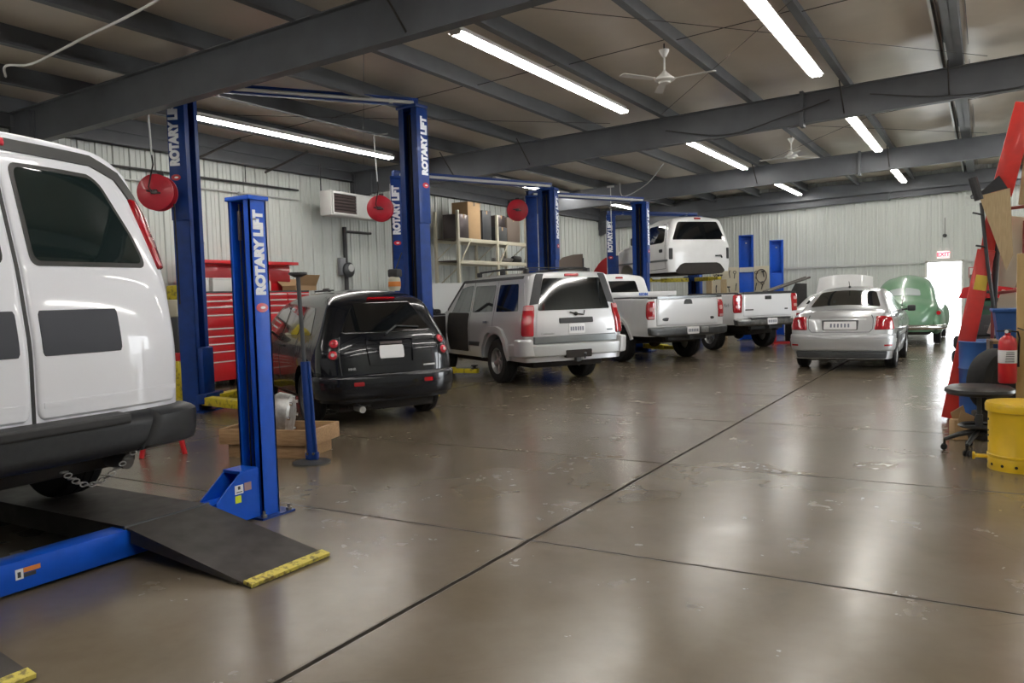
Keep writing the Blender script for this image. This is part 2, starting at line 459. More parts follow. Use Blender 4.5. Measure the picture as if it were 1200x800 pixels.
# ------------------------------------------------------------------ floor
def floor_material():
    m = bpy.data.materials.new('stained_concrete'); m.use_nodes = True; nt = m.node_tree; N = nt.nodes; L = nt.links; b = N['Principled BSDF']
    tc = N.new('ShaderNodeTexCoord')
    def noise(sc, det, rg=.55, dist=0.):
        n = N.new('ShaderNodeTexNoise'); n.inputs['Scale'].default_value = sc; n.inputs['Detail'].default_value = det; n.inputs['Roughness'].default_value = rg
        n.inputs['Distortion'].default_value = dist; L.new(tc.outputs['Object'], n.inputs['Vector']); return n.outputs['Fac']
    def math_(op, a, c=None, clamp=False):
        n = N.new('ShaderNodeMath'); n.operation = op; n.use_clamp = clamp
        for i, v in enumerate((a, c)):
            if v is None: continue
            if isinstance(v, (int, float)): n.inputs[i].default_value = v
            else: L.new(v, n.inputs[i])
        return n.outputs[0]
    def mix(fac, a, c):
        n = N.new('ShaderNodeMix'); n.data_type = 'RGBA'
        if isinstance(fac, float): n.inputs[0].default_value = fac
        else: L.new(fac, n.inputs[0])
        for i, v in ((6, a), (7, c)):
            if isinstance(v, tuple): n.inputs[i].default_value = (*v, 1)
            else: L.new(v, n.inputs[i])
        return n.outputs[2]
    def rng(v, a, c, lo=0., hi=1.):
        n = N.new('ShaderNodeMapRange'); n.interpolation_type = 'SMOOTHSTEP'
        for k, q in (('From Min', a), ('From Max', c), ('To Min', lo), ('To Max', hi)): n.inputs[k].default_value = q
        L.new(v, n.inputs['Value']); return n.outputs[0]
    big = noise(.55, 5, .6, .6); med = noise(1.7, 4, .5, .25); fine = noise(9, 4, .55)
    c = mix(rng(big, .25, .75), FLOOR_A, FLOOR_B)
    c = mix(rng(med, .25, .85, 0, .5), c, (.20, .165, .125))
    c = mix(rng(fine, .3, .9, 0, .22), c, (.085, .066, .045))
    st = rng(noise(.8, 5, .6, 1.0), .50, .9, 0, .35)
    c = mix(st, c, (.055, .045, .034))
    sp = N.new('ShaderNodeSeparateXYZ'); L.new(tc.outputs['Object'], sp.inputs[0])
    wob = math_('MULTIPLY', math_('SUBTRACT', noise(3.5, 3), .5), .012)
    X = math_('ADD', sp.outputs['X'], wob); Y = math_('ADD', sp.outputs['Y'], wob)
    lx = math_('ABSOLUTE', math_('ADD', X, 2.41))
    lx = math_('MINIMUM', lx, math_('ABSOLUTE', math_('ADD', X, 7.6)))
    lx = math_('MINIMUM', lx, math_('ABSOLUTE', math_('SUBTRACT', X, 2.6)))
    ym = math_('ABSOLUTE', math_('SUBTRACT', math_('PINGPONG', math_('ADD', Y, 20.03), 1.21), 0.0))
    lin = math_('MAXIMUM', rng(lx, .009, .022, 1, 0), math_('MULTIPLY', math_('MULTIPLY', rng(ym, .005, .015, 1, 0), .9), rng(Y, 3.0, 3.05)))
    # hairline cracks branching off the long joint
    v = N.new('ShaderNodeTexVoronoi'); v.feature = 'DISTANCE_TO_EDGE'; v.inputs['Scale'].default_value = .16; v.inputs['Randomness'].default_value = 1
    wv = N.new('ShaderNodeVectorMath'); wv.operation = 'ADD'
    nn = N.new('ShaderNodeTexNoise'); nn.inputs['Scale'].default_value = 1.3; nn.inputs['Detail'].default_value = 3; L.new(tc.outputs['Object'], nn.inputs['Vector'])
    sc = N.new('ShaderNodeVectorMath'); sc.operation = 'SCALE'; sc.inputs['Scale'].default_value = .3; L.new(nn.outputs['Color'], sc.inputs[0])
    L.new(tc.outputs['Object'], wv.inputs[0]); L.new(sc.outputs[0], wv.inputs[1]); L.new(wv.outputs[0], v.inputs['Vector'])
    crack = math_('MULTIPLY', rng(v.outputs['Distance'], .0, .0012, 1, 0), rng(noise(.35, 2), .5, .6, 0, .8))
    joint = lin
    crack = math_('MULTIPLY', crack, .35)
    c = mix(math_('MULTIPLY', lin, .93), c, (.012, .010, .008))
    c = mix(crack, c, (.05, .04, .03)); L.new(c, b.inputs['Base Color'])
    L.new(math_('SUBTRACT', .55, math_('MULTIPLY', joint, .5)), b.inputs['Specular IOR Level'])
    ro = rng(med, .2, .85, .19, .27); ro = math_('ADD', ro, rng(fine, .3, .9, 0, .05))
    ro = math_('ADD', ro, math_('MULTIPLY', lin, .4)); L.new(ro, b.inputs['Roughness'])
    bp = N.new('ShaderNodeBump'); bp.inputs['Strength'].default_value = .06; bp.inputs['Distance'].default_value = .02
    hgt = math_('SUBTRACT', 1.0, joint); L.new(hgt, bp.inputs['Height']); L.new(bp.outputs[0], b.inputs['Normal'])
    return m
mb = MB(); mb.box(XL - .1, XR + .1, YN - .1, YF + .1, -.2, 0)
struct(mb.build('floor', floor_material(), None, 0))

# ------------------------------------------------------------------ walls: ribbed steel liner
wall_m = noisy(mat('ribbed_liner', (.60, .625, .595), .45, spec=.4), 2.2, .22, dark=(.42, .44, .41), stretch=(1, 1, .25))
def ribbed(name, segs, at):
    """segs: [(a0, a1, z0, z1)] along the wall; at(a, d, z) -> point, d = towards the room"""
    mb = MB()
    for (a0, a1, z0, z1) in segs:
        prof = []; a = math.floor(a0 / .305) * .305
        while a < a1 + .3:
            for da, d in ((0, 0), (.012, .03), (.045, .03), (.057, 0), (.13, 0), (.137, .009), (.155, .009), (.162, 0), (.215, 0), (.222, .009), (.240, .009), (.247, 0)):
                q = a + da
                if a0 <= q <= a1: prof.append((q, d))
            a += .305
        prof = [(a0, 0)] + prof + [(a1, 0)]
        top = z1 if callable(z1) else (lambda q, z1=z1: z1)
        mb.grid([[at(q, d, z0) for q, d in prof], [at(q, d, top(q)) for q, d in prof]])
        mb.grid([[at(q, -.08, z0) for q, d in (prof[0], prof[-1])], [at(q, -.08, top(q)) for q, d in (prof[0], prof[-1])]])
    return struct(mb.build(name, wall_m, None, 25, merge=False))
ribbed('wall_left', [(YN, YF, 0, 4.75)], lambda a, d, z: (XL + d, a, z))
DX0, DX1, DZ = -1.58, -.65, 2.17
tp = lambda q: roof_z(q) + .1
ribbed('wall_far', [(XL, DX0, 0, tp), (DX0, DX1, DZ, tp), (DX1, XR, 0, tp)], lambda a, d, z: (a, YF - d, z))
OY0, OY1, OZ = 13.2, 17.2, 3.4
ribbed('wall_right', [(YN, OY0, 0, 5.2), (OY0, OY1, OZ, 5.2), (OY1, YF, 0, 5.2)], lambda a, d, z: (XR - d, a, z))
ribbed('wall_near', [(XL, XR, 0, tp)], lambda a, d, z: (a, YN + d, z))
# door in the far wall: frame and the leaf swung open outside
mb = MB()
mb.box(DX0 - .06, DX0, YF - .07, YF + .1, 0, DZ + .06); mb.box(DX1, DX1 + .06, YF - .07, YF + .1, 0, DZ + .06); mb.box(DX0 - .06, DX1 + .06, YF - .07, YF + .1, DZ, DZ + .06)
d = struct(mb.build('door_1', M['off_white']))
mb = MB(); mb.box(DX1 - .01, DX1 + .035, YF + .1, YF + 1.0, .01, DZ - .01); mb.build('door_leaf', M['off_white'], d)
mb = MB()
mb.box(XR - .05, XR + .1, OY0 - .08, OY0, 0, OZ + .08); mb.box(XR - .05, XR + .1, OY1, OY1 + .08, 0, OZ + .08); mb.box(XR - .05, XR + .1, OY0, OY1, OZ, OZ + .08)
struct(mb.build('door_2', M['off_white']))
mb = MB(); mb.box(-30, 30, YF + .1, 60, -.25, -.03); mb.box(XR + .1, 40, -20, YF + .1, -.25, -.03)
struct(mb.build('ground_outside', mat('outside_concrete', (.6, .6, .58), .8)))
# horizontal girts / trim rails on the walls
mb = MB(); mb.box(XL, DX0 - .06, YF - .055, YF - .02, DZ - .02, DZ + .03); mb.box(DX1 + .06, XR, YF - .055, YF - .02, DZ - .02, DZ + .03)
struct(mb.build('trim_1', M['galv']))

# ------------------------------------------------------------------ ceiling: sagging vinyl-faced blanket between the purlins
PX = [-12.66, -11.2, -9.7, -8.2, -6.68, -5.12, -3.55, -2.0, -.5, 1.05, 2.6, 4.15, 5.7]
RY = [-.6, 6.6, 14.1, 21.1]
ceil_m = mat('ceiling_blanket', CEIL, .34, spec=.5)
ceil_m = noisy(ceil_m, 3, .3, dark=tuple(c * .8 for c in CEIL))
P = []
xs = []
bounds = sorted(set(PX + [XR]))
for a, b in zip(bounds, bounds[1:]):
    for i in range(8): xs.append((a + (b - a) * i / 8, math.sin(PI * i / 8)))
xs.append((XR, 0))
ny = 150
for j in range(ny + 1):
    y = YN + (YF - YN) * j / ny
    seam = abs(math.sin(PI * (y - .6) / 1.83)) ** .6
    P.append([(x, y, roof_z(x) - .045 * s * (.35 + .65 * seam) + .012 * math.sin(x * 3.1 + y * 1.7)) for x, s in xs])
mb = MB(); mb.grid(P); mb.grid([[(x, y, z + .25) for (x, y, z) in (r[0], r[-1])] for r in (P[0], P[-1])])
struct(mb.build('ceiling', ceil_m, None, 60, merge=False))

steel_m = noisy(mat('painted_steel', STEEL, .5, spec=.4), 3, .4, dark=tuple(c * .55 for c in STEEL))
def purlin(x, double=False):
    y0, y1 = YN, YF
    z = roof_z(x); mb = MB(); h = .27
    poly = [(-.07, 0), (.008, 0), (.008, -h + .008), (.092, -h + .008), (.092, -h + .03), (.10, -h + .03), (.10, -h), (0, -h), (0, -.008), (-.062, -.008), (-.062, -.03), (-.07, -.03)]
    mt = Matrix(((1, 0, 0, x), (0, 0, -1, y1), (0, 1, 0, z + .01), (0, 0, 0, 1)))
    mb.prism(poly, y1 - y0, mt)
    if double: mb.prism([(-a + .19, b) for a, b in poly][::-1], y1 - y0, mt)
    return struct(mb.build('purlin', steel_m, None, 25))
for x in PX[:-1]:
    purlin(x, abs(x + .5) < .1)
mb = MB(); mb.box(-.615, -.585, YN, YF, roof_z(-.5) - .23, roof_z(-.5) - .03); struct(mb.build('purlin_lit_edge', M['galv']))  # pale plate added to give this purlin its bright, daylit edge
def rafter(y, hh=1.):
    """tapered I-shaped roof beam, deeper away from the wall, with splice plates"""
    def zb(x): return 3.93 + .03 * (min(x, 3) - XL)
    mb = MB(); f = .075
    xs = [XL, -9.6, -6.5, -2.65, 0., 3.0, XR]
    for a, b in zip(xs, xs[1:]):
        for (h0, h1, yy0, yy1) in (('b', .012, -f, f), ('t', .012, -f, f), ('w', 0, -.006, .006)):
            vs = []
            for x in (a, b):
                lo, hi = zb(x), purl_z(x)
                if h0 == 'b': zz = (lo, lo + .014)
                elif h0 == 't': zz = (hi - .014, hi)
                else: zz = (lo + .01, hi - .01)
                vs += [(x, y + yy0, zz[0]), (x, y + yy1, zz[0]), (x, y + yy1, zz[1]), (x, y + yy0, zz[1])]
            V = [mb.bm.verts.new(v) for v in vs]
            for q in ((0, 1, 2, 3), (7, 6, 5, 4), (0, 4, 5, 1), (1, 5, 6, 2), (2, 6, 7, 3), (3, 7, 4, 0)): mb.bm.faces.new([V[k] for k in q])
    for x in (-2.65, 3.0):
        mb.box(x - .03, x + .03, y - .09, y + .09, zb(x) - .05, purl_z(x) + .03)
        for k in range(3):
            for s in (-1, 1): mb.tube([(x - .05, y + s * .05, zb(x) + .05 + k * .14), (x + .05, y + s * .05, zb(x) + .05 + k * .14)], .014, 6)
    o = struct(mb.build('rafter', steel_m, None, 25))
    return o
for y in RY + [YF - .12]: rafter(y)
for y in RY + [YF - .15]:
    mb = MB()
    mb.prism([(0, 3.72), (.16, 3.72), (.50, 3.90), (.70, 3.96), (.70, 4.42), (0, 4.42)], .05, Matrix(((1, 0, 0, XL + .04), (0, 0, 1, y - .025), (0, 1, 0, 0), (0, 0, 0, 1))))
    mb.box(XL + .19, XL + .205, y - .08, y + .08, 3.72, 4.42); mb.box(XL + .69, XL + .705, y - .08, y + .08, 3.93, 4.42)
    struct(mb.build('rafter_haunch', steel_m, None, 25))
# eave strut along the left wall, end-wall channel
mb = MB(); mb.box(XL + .03, XL + .10, YN, YF, 4.25, 4.64); mb.box(XL + .03, XL + .22, YN, YF, 4.25, 4.262); struct(mb.build('eave_beam', steel_m, None, 25))
mb = MB(); mb.prism([(XL, 4.22), (3, 4.55), (XR, 4.55), (XR, 4.95), (3, 4.95), (XL, 4.62)], .05, Matrix(((1, 0, 0, 0), (0, 0, -1, YF - .22), (0, 1, 0, 0), (0, 0, 0, 1)))); struct(mb.build('end_beam', steel_m, None, 25))
# sag rods and cross-bracing cables
rod_m = mat('rod_steel', (.06, .055, .05), .5, metal=.5)
def rod(a, b, r=.006): mb = MB(); mb.tube([a, b], r, 6); return struct(mb.build('brace_rod', rod_m))
for y in (3.2, 10.6, 17.6, 24.5):
    mb = MB()
    for a, b in zip(PX[:-1], PX[1:-1]): mb.tube([(a, y - .25, roof_z(a) - .16), (b, y - .05, roof_z(b) - .05)], .0055, 6)
    struct(mb.build('brace_rod', rod_m))
for (a, b) in (((-12, 7), (-6, 13.8)), ((-6, 7), (-12, 13.8)), ((-5, 7), (0, 13.8)), ((0, 7), (-5, 13.8)), ((-5, 14.4), (0, 20.8)), ((0, 14.4), (-5, 20.8)), ((-9, -.2), (-3, 6.4)), ((1, 7.), (5, 13.8))):
    rod((a[0], a[1], roof_z(a[0]) - .26), (b[0], b[1], roof_z(b[0]) - .26), .0045)
for (x, y) in ((-9.75, 14.1), (-7.9, 14.1), (-5.1, 6.6), (-2., 14.1), (-.5, 14.1), (-2., 21.1), (-5.1, 21.1)):
    rod((x, y - .5, purl_z(x)), (x, y, 4.02 + .03 * (x - XL) - .02), .012)
rod((XL + .4, 9.5, 4.1), (XL + .9, 10.2, 4.55), .025); rod((XL + .4, 11.2, 4.1), (XL + .9, 11.9, 4.55), .025)

# ------------------------------------------------------------------ strip lights
def strip_light(x, y0, y1, lab, grp=None):
    z = purl_z(x) - .045; ln = y1 - y0
    t = empty('strip_light', (x, y0, z), 0, lab, 'light', grp)
    mb = MB(); mb.prism([(-.04, .0), (-.04, .035), (.04, .035), (.04, .0), (.105, -.042), (.105, -.048), (.03, -.03), (-.03, -.03), (-.105, -.048), (-.105, -.042)], ln, Matrix(((1, 0, 0, 0), (0, 0, 1, 0), (0, 1, 0, 0), (0, 0, 0, 1)))); mb.build('housing', M['off_white'], t)
    for k in (0, ln / 2, ln): mb = MB(); mb.box(-.075, .075, k - .015 if k else 0, k + .015 if k < ln else ln, -.075, -.02, bev=.004); mb.build('socket', M['off_white'], t)
    for s in (-1, 1):
        for k in range(2):
            mb = MB(); mb.tube([(s * .048, k * ln / 2 + .02, -.055), (s * .048, (k + 1) * ln / 2 - .02, -.055)], .019, 8)
            mb.build('tube', M['tube_light'], t)
    return t
XA, XB, XC = -10.55, -5.28, -2.18
strip_light(XA, 7.9, 13.0, 'long fluorescent strip light between the first lift columns, nearest the left wall')
strip_light(XA, 17.0, 21.9, 'fluorescent strip light seen past the top of the second lift, along the left wall')
strip_light(XA, 23.5, 27.3, 'short-looking fluorescent strip light over the raised truck cab', None)
strip_light(XB, 7.75, 12.75, 'fluorescent strip light on white housing above the middle aisle, left of the near fan')
strip_light(XB, 15.3, 20.6, 'fluorescent strip light in the second bay, below and beyond the near fan')
strip_light(XB, 23.1, 27.5, 'small distant fluorescent strip light left of the far fan, near end wall')
strip_light(XC, 7.9, 12.7, 'brightest and largest fluorescent strip light, cut by the top of the photo')
strip_light(XC, 15.4, 20.6, 'fluorescent strip light just behind the second roof beam, beside the skylit purlin')
strip_light(XC, 23.0, 27.3, 'smallest fluorescent strip light, last before the end wall over the green car')
strip_light(XA, -.2, 4.2, 'fluorescent strip light out of view behind the van, above the four-post lift')
for (x, y0) in ((XB, -.5), (XC, -.3), (1.1, 0.3), (1.1, 8), (4.2, 8), (4.2, 0), (XB, -6.5), (1.1, 16), (XA, -6.5), (1.1, 23)):
    strip_light(x, y0, y0 + 4.9, 'fluorescent strip light behind or beside the camera, out of frame', 'strip lights out of frame')

# ------------------------------------------------------------------ ceiling fans
def fan(x, y, lab, ang):
    zt = purl_z(x)
    t = empty('ceiling_fan', (x, y, zt), 0, lab, 'fan'); t.scale = (.9, .9, .70)
    mb = MB(); mb.tube([(0, 0, .12), (0, 0, -.01)], .012, 8); mb.build('hook', M['dark_grey'], t)
    mb = MB(); mb.lathe([(.0, 0), (.075, 0), (.07, -.03), (.03, -.13), (.012, -.14), (.012, -.40), (.02, -.40)], 24); mb.build('downrod', M['off_white'], t)
    mb = MB(); mb.lathe([(.02, -.39), (.04, -.42), (.11, -.50), (.145, -.53), (.15, -.56), (.12, -.585), (.09, -.59), (.08, -.62), (0, -.62)], 28); mb.build('motor', M['off_white'], t)
    for k in range(3):
        mb = MB(); m = Matrix.Rotation(ang + k * 2 * PI / 3, 4, 'Z') @ Matrix.Rotation(.16, 4, 'X')
        mb.box(.1, .24, -.018, .018, -.562, -.552, Matrix.Rotation(ang + k * 2 * PI / 3, 4, 'Z')); mb.prism([(.2, -.05), (.76, -.068), (.78, 0), (.76, .068), (.2, .05)], .006, Matrix.Translation((0, 0, -.562)) @ m)
        mb.build('blade', M['off_white'], t)
fan(-3.68, 10.3, 'white three-blade ceiling fan nearest the camera, hanging between two strip lights', -.05)
fan(-3.6, 17.9, 'far white ceiling fan, small, hanging beyond the second roof beam', .9)
# ================================================================== VEHICLES
def seam(b, f, pts, parent, w=.008, name='door_seam', mb=None, off=.0025): return strip(f, pts, w, off, name, M['dark_grey'], parent, hint=(2, 0, .9), mb=mb)

# ------------------------------------------------------------------ white cargo van on the four-post lift
def make_van():
    t = empty('cargo_van', (-4.30, 2.27, .205), R(181.5), 'white cargo van parked on the four-post lift, seen from behind', 'van')
    wz = [(.3, .93), (.55, .985), (.95, 1.0), (1.45, .985), (1.6, .965), (2.0, .89), (2.12, .845), (2.3, .72)]
    b = Body(5.65, wz, [(0, 2.25), (3.9, 2.25), (4.75, 1.45), (5.65, 1.15)], .56,
             arches=((1.25, .47, .38), (4.68, .47, .38)), rr=.22, rn=3.2, fr=.5, xr=[(0, .02), (1.1, .0), (1.5, .07), (2.25, .29)], edge=.13, crown=.035, back=.8)
    body = b.shell('body', M['white_paint'], t)
    pl = b.plan(); rf = pl; H = (2, 0, 1)
    # rear doors: two leaves with a centre seam; the glass is set in a dark rounded rubber
    for s in (-1, 1):
        c = lambda u: u * s
        door = panel(rf, rpoly([(c(.018), .705), (c(.93), .705), (c(.945), 1.25), (c(.90), 1.62), (c(.82), 2.0), (c(.70), 2.13), (c(.018), 2.165)], .07), .014, 'rear_door', M['white_paint'], t, pillow=.02, hint=H, nu=30, nv=30)
        panel(rf, rpoly([(c(.07), 1.53), (c(.80), 1.53), (c(.775), 1.72), (c(.66), 2.04), (c(.60), 2.085), (c(.075), 2.10)], .06), .019, 'window_gasket', M['vinyl_black'], door, hint=H, nu=22, nv=22)
        g = panel(rf, rpoly([(c(.095), 1.555), (c(.775), 1.555), (c(.75), 1.72), (c(.64), 2.02), (c(.59), 2.06), (c(.10), 2.075)], .05), .022, 'window_glass', M['glass_van'], door, hint=H, nu=22, nv=22)
        panel(rf, rrect(*sorted((c(.055), c(.525))), 1.045, 1.30, .035), .019, 'blanking_pad', M['recess_grey'], door, pillow=.008, hint=H)
        strip(rf, [(c(.05), .79), (c(.92), .80)], .03, .018, 'pressed_ridge', M['white_paint'], door, hint=H)
        panel(rf, rpoly([(c(.93), 1.53), (c(1.06), 1.53), (c(1.03), 1.80), (c(.93), 1.97), (c(.875), 1.97), (c(.905), 1.72)], .015), .022, 'taillight', M['tail_red'], t, pillow=.02, hint=H, nu=8, nv=20)
        tl = bpy.data.objects[-1] if False else None
        panel(rf, [(c(.922), 1.655), (c(1.05), 1.655), (c(1.04), 1.735), (c(.912), 1.735)], .025, 'reverse_lamp', M['tail_bright'] if s == 0 else M['lamp_pink'], t, pillow=.01, hint=H, nu=6, nv=5)
        panel(b.side(s), rrect(.9, 1.95, 1.5, 2.0, .08), .006, 'side_window', M['glass_dark'], t, hint=H)
        panel(b.side(s), rrect(2.1, 3.5, 1.5, 2.0, .08), .006, 'side_window', M['glass_dark'], t, hint=H)
        panel(b.side(s), rpoly([(3.65, 1.45), (4.5, 1.45), (4.0, 2.0), (3.65, 2.0)], .05), .006, 'side_window', M['glass_dark'], t, hint=H)
    strip(rf, [(0, .70), (0, 2.17)], .02, .003, 'door_gap', M['black_plastic'], t, hint=H)
    # dark band along the top and upper corner of the tail, high brake lamp
    mb = MB()
    for s in (-1, 1):
        strip(rf, [(s * .00, 2.205), (s * .70, 2.175), (s * .86, 2.10), (s * .97, 1.86), (s * 1.02, 1.80)], .07, .010, '', None, None, hint=H, mb=mb)
    mb.build('tail_edge_band', M['band_grey'], t)
    panel(rf, rrect(-.10, .10, 2.185, 2.235, .02), .03, 'brake_lamp', M['tail_bright'], t, pillow=.02, hint=H)
    # bumper: deep black step bumper, stepped down in the middle
    mb = MB()
    panel(rf, rpoly([(-1.14, .45), (1.14, .45), (1.14, .685), (.60, .69), (-.60, .69), (-1.14, .685)], .04), .09, pillow=.07, hint=H, nu=50, nv=16, mb=mb, depth=.05)
    bm_ = mb.build('bumper', M['bumper_black'], t)
    for s in (-1, 1):
        panel(rf, rpoly([(s * .56, .45), (s * 1.10, .45), (s * 1.10, .69), (s * .66, .69)], .04), .12, 'bumper_corner', M['bumper_black'], bm_, pillow=.05, hint=H, nu=24, nv=12, depth=.02)
    panel(rf, rrect(-.5, .5, .63, .70, .02), .11, 'step_pad', M['black_plastic'], bm_, pillow=.01, hint=H, depth=.05)
    underbody(t, .2, 5.3, .72, .34, .55, ((1.25, .38, .8), (4.68, .38, .8)), .05)
    mb = MB(); mb.tube([(.9, -.50, .42), (.35, -.52, .40), (.06, -.56, .385)], .045, 14); mb.lathe([(0, 0), (.09, .02), (.10, .1), (.10, .5), (.08, .6), (0, .6)], 20, Matrix.Translation((.35, -.52, .41)), 'X')
    mb.build('exhaust', M['old_steel'], t)
    for x in (1.25, 4.68):
        for s in (-1, 1): add_wheel(t, x, s * .86, .375, .375, .25, style='steel', rim='dull_chrome', rr=.21)
    # safety chain looping under the bumper
    mb = MB(); n = 16
    for k in range(n):
        u = k / (n - 1); y = -.15 - .42 * u; z = .41 - .13 * math.sin(PI * u) + .03 * u; x = .02 + .06 * math.sin(PI * u)
        mt = Matrix.Translation((x, y, z)) @ Matrix.Rotation(PI / 2 * (k % 2), 4, 'Y')
        pts = [mt @ Vector((.011 * math.cos(a) * 0 + .012 * math.cos(a), .022 * math.sin(a), 0)) for a in [2 * PI * i / 10 for i in range(11)]]
        mb.tube(pts, .0045, 5, caps=False)
    mb.build('chain', M['dull_chrome'], t)
    # load space seen dimly through the glass: bulkhead racking
    return t
M['lamp_pink'] = mat('lamp_pink', (.62, .30, .30), .15, coat=1.)
M['glass_van'] = mat('glass_van', (.010, .018, .018), .03, coat=1.)
M['band_grey'] = mat('band_grey', (.055, .055, .055), .5)
M['bumper_black'] = noisy(mat('bumper_black', (.016, .017, .020), .42, spec=.4), 25, .3, dark=(.04, .04, .04))
make_van()

# ------------------------------------------------------------------ black retro wagon
def make_wagon():
    t = empty('compact_wagon', (-6.12, 7.44, 0), R(150), 'black compact wagon with round twin taillights, parked rear towards the camera', 'car')
    wz = [(.2, .80), (.45, .85), (.75, .868), (.95, .845), (1.05, .80), (1.3, .70), (1.5, .62), (1.65, .52)]
    b = Body(4.45, wz, [(0, 1.46), (.45, 1.575), (1.2, 1.62), (2.3, 1.60), (2.9, 1.50), (3.45, 1.12), (4.2, 1.0), (4.45, .70)], .30,
             arches=((.92, .385, .33), (3.52, .385, .33)), rr=.34, rn=2.7, fr=.7, xr=[(0, .06), (.5, .0), (.9, .05), (1.05, .10), (1.6, .42)], edge=.12, crown=.045, back=.9, wx=((0, 1), (4.45, 1)))
    b.shell('body', M['black_paint'], t); rf = b.plan(); H = (2, 0, .9)
    # fat rear fenders and front fenders
    for s in (-1, 1):
        f = b.side(s)
        for c in (.92, 3.52):
            pts = [(c + .44 * math.cos(a), .33 + .44 * math.sin(a)) for a in [PI * (i / 14) * 1.0 for i in range(15)]]
            strip(f, pts, .10, .028, 'fender_flare', M['black_paint'], t, hint=H)
        # windows
        panel(f, rpoly([(.72, 1.09), (1.28, 1.08), (1.30, 1.44), (.95, 1.43)], .07), .004, 'side_window', M['glass_dark'], t, hint=H)
        panel(f, rpoly([(1.38, 1.08), (2.12, 1.07), (2.12, 1.46), (1.40, 1.45)], .05), .004, 'side_window', M['glass_dark'], t, hint=H)
        panel(f, rpoly([(2.22, 1.07), (3.02, 1.06), (2.72, 1.40), (2.22, 1.45)], .05), .004, 'side_window', M['glass_dark'], t, hint=H)
        for a in (1.33, 2.17, 3.05): seam(b, f, [(a, .40 if a > 1.4 else .78), (a, 1.05)], t)
        seam(b, f, [(1.4, .32), (3.05, .32)], t)
        strip(f, [(1.95, .93), (2.10, .93)], .025, .03, 'door_handle', M['black_plastic'], t, hint=H)
        strip(f, [(2.85, .93), (3.0, .93)], .025, .03, 'door_handle', M['black_plastic'], t, hint=H)
        for zc, k in ((1.0, 0), (.87, 1)):
            u = s * .715; p = rf(u, zc); e = .01
            n = (rf(u + e, zc) - rf(u - e, zc)).cross(rf(u, zc + e) - rf(u, zc - e)).normalized()
            if n.x > 0: n = -n
            mt = frame(p - n * .015, n.cross(Vector((0, 0, 1))).normalized() * -1, n.cross(n.cross(Vector((0, 0, 1)))).normalized())
            q = mt.to_3x3() @ Vector((0, 0, 1))
            if q.dot(n) < 0: mt = mt @ Matrix.Rotation(PI, 4, 'X')
            mb = MB(); mb.lathe([(.066, 0), (.064, .03), (.056, .042), (.052, .036)], 28, mt); o = mb.build('taillight', M['black_plastic'], t)
            mb = MB(); mb.lathe([(.053, .02), (.052, .038), (.040, .052), (.02, .058), (0, .06)], 28, mt); mb.build('lens', M['tail_bright'], o)
            mb = MB(); mb.lathe([(.024, .05), (.02, .063), (0, .066)], 20, mt); mb.build('reflector', M['lamp_clear'] if k else M['tail_red'], o)
        panel(rf, rrect(*sorted((s * .38, s * .50)), .50, .545, .01), .048, 'bumper_reflector', M['tail_red'], t, hint=H)
    # hatch glass wraps the rear pillars
    panel(rf, rpoly([(-.66, 1.11), (.66, 1.11), (.60, 1.30), (.50, 1.49), (-.50, 1.49), (-.60, 1.30)], .07), .006, 'rear_window', M['glass_dark'], t, pillow=.01, hint=H, nu=30, nv=14)
    panel(rf, rpoly([(-.26, 1.515), (.26, 1.515), (.25, 1.535), (-.25, 1.535)], .01), .02, 'brake_lamp', M['tail_red'], t, hint=H)
    seam(b, rf, [(-.66, 1.08), (-.62, .63), (-.58, .60), (.58, .60), (.62, .63), (.66, 1.08)], t, .01, 'hatch_seam')
    # licence recess surround
    mb = MB()
    strip(rf, [(-.31, 1.04), (.31, 1.04), (.27, .745), (-.27, .745), (-.31, 1.04)], .035, .022, '', None, None, hint=H, mb=mb)
    mb.build('licence_surround', M['black_paint'], t)
    licence(rf, 0, .885, t, off=.012, ink=False)
    strip(rf, [(-.14, .985), (.14, .985)], .03, .03, 'hatch_handle', M['chrome_dark'], t, hint=H)
    mb = MB()
    panel(rf, rpoly([(-1.08, .335), (1.08, .335), (1.08, .62), (.7, .635), (-.7, .635), (-1.08, .62)], .05), .045, pillow=.05, hint=H, nu=50, nv=14, mb=mb, depth=.02)
    mb.build('bumper', M['black_paint'], t)
    # wiper, badges, tow exhaust
    mb = MB(); p0 = rf(0.05, 1.10); p1 = rf(-.12, 1.19); p2 = rf(-.46, 1.165); o = Vector((-.025, 0, 0))
    mb.tube([p0 + o, p1 + o], .012, 6); mb.tube([p1 + o, p2 + o], .009, 6); mb.build('rear_wiper', M['dark_grey'], t)
    for (txt, u, w) in (('LS', .555, .03), ('HHR', .50, .03)):
        z = .93 if txt == 'LS' else .70
        p = rf(u, z); text(txt if txt == 'HHR' else '2.2', .045 if txt == 'HHR' else .04, M['silver_trim'], frame(p + Vector((-.012, 0, 0)), (0, -1, 0), (0, 0, 1)), t, 'badge') if txt == 'HHR' else None
    mb = MB(); p = rf(-.50, .70); strip(rf, [(-.40, .70), (-.56, .70)], .022, .012, '', None, None, hint=H, mb=mb); mb.build('badge', M['dull_chrome'], t)
    mb = MB(); mb.tube([(.7, .35, .22), (.25, .40, .22), (.02, .40, .215)], [.05, .045, .04], 14); mb.box(.25, .65, .18, .55, .17, .28, bev=.04); mb.build('exhaust', M['cast_alu'], t)
    underbody(t, .25, 4.2, .62, .17, .4, ((.92, .30, .7), (3.52, .3, .7)))
    mb = MB(); mb.box(1.15, 2.0, .35, .37, 1.64, 1.66); mb.tube([(2.2, .1, 1.64), (2.25, .1, 1.68), (2.5, .1, 1.68)], .02, 8)
    mb.build('roof_aerial', M['black_plastic'], t)
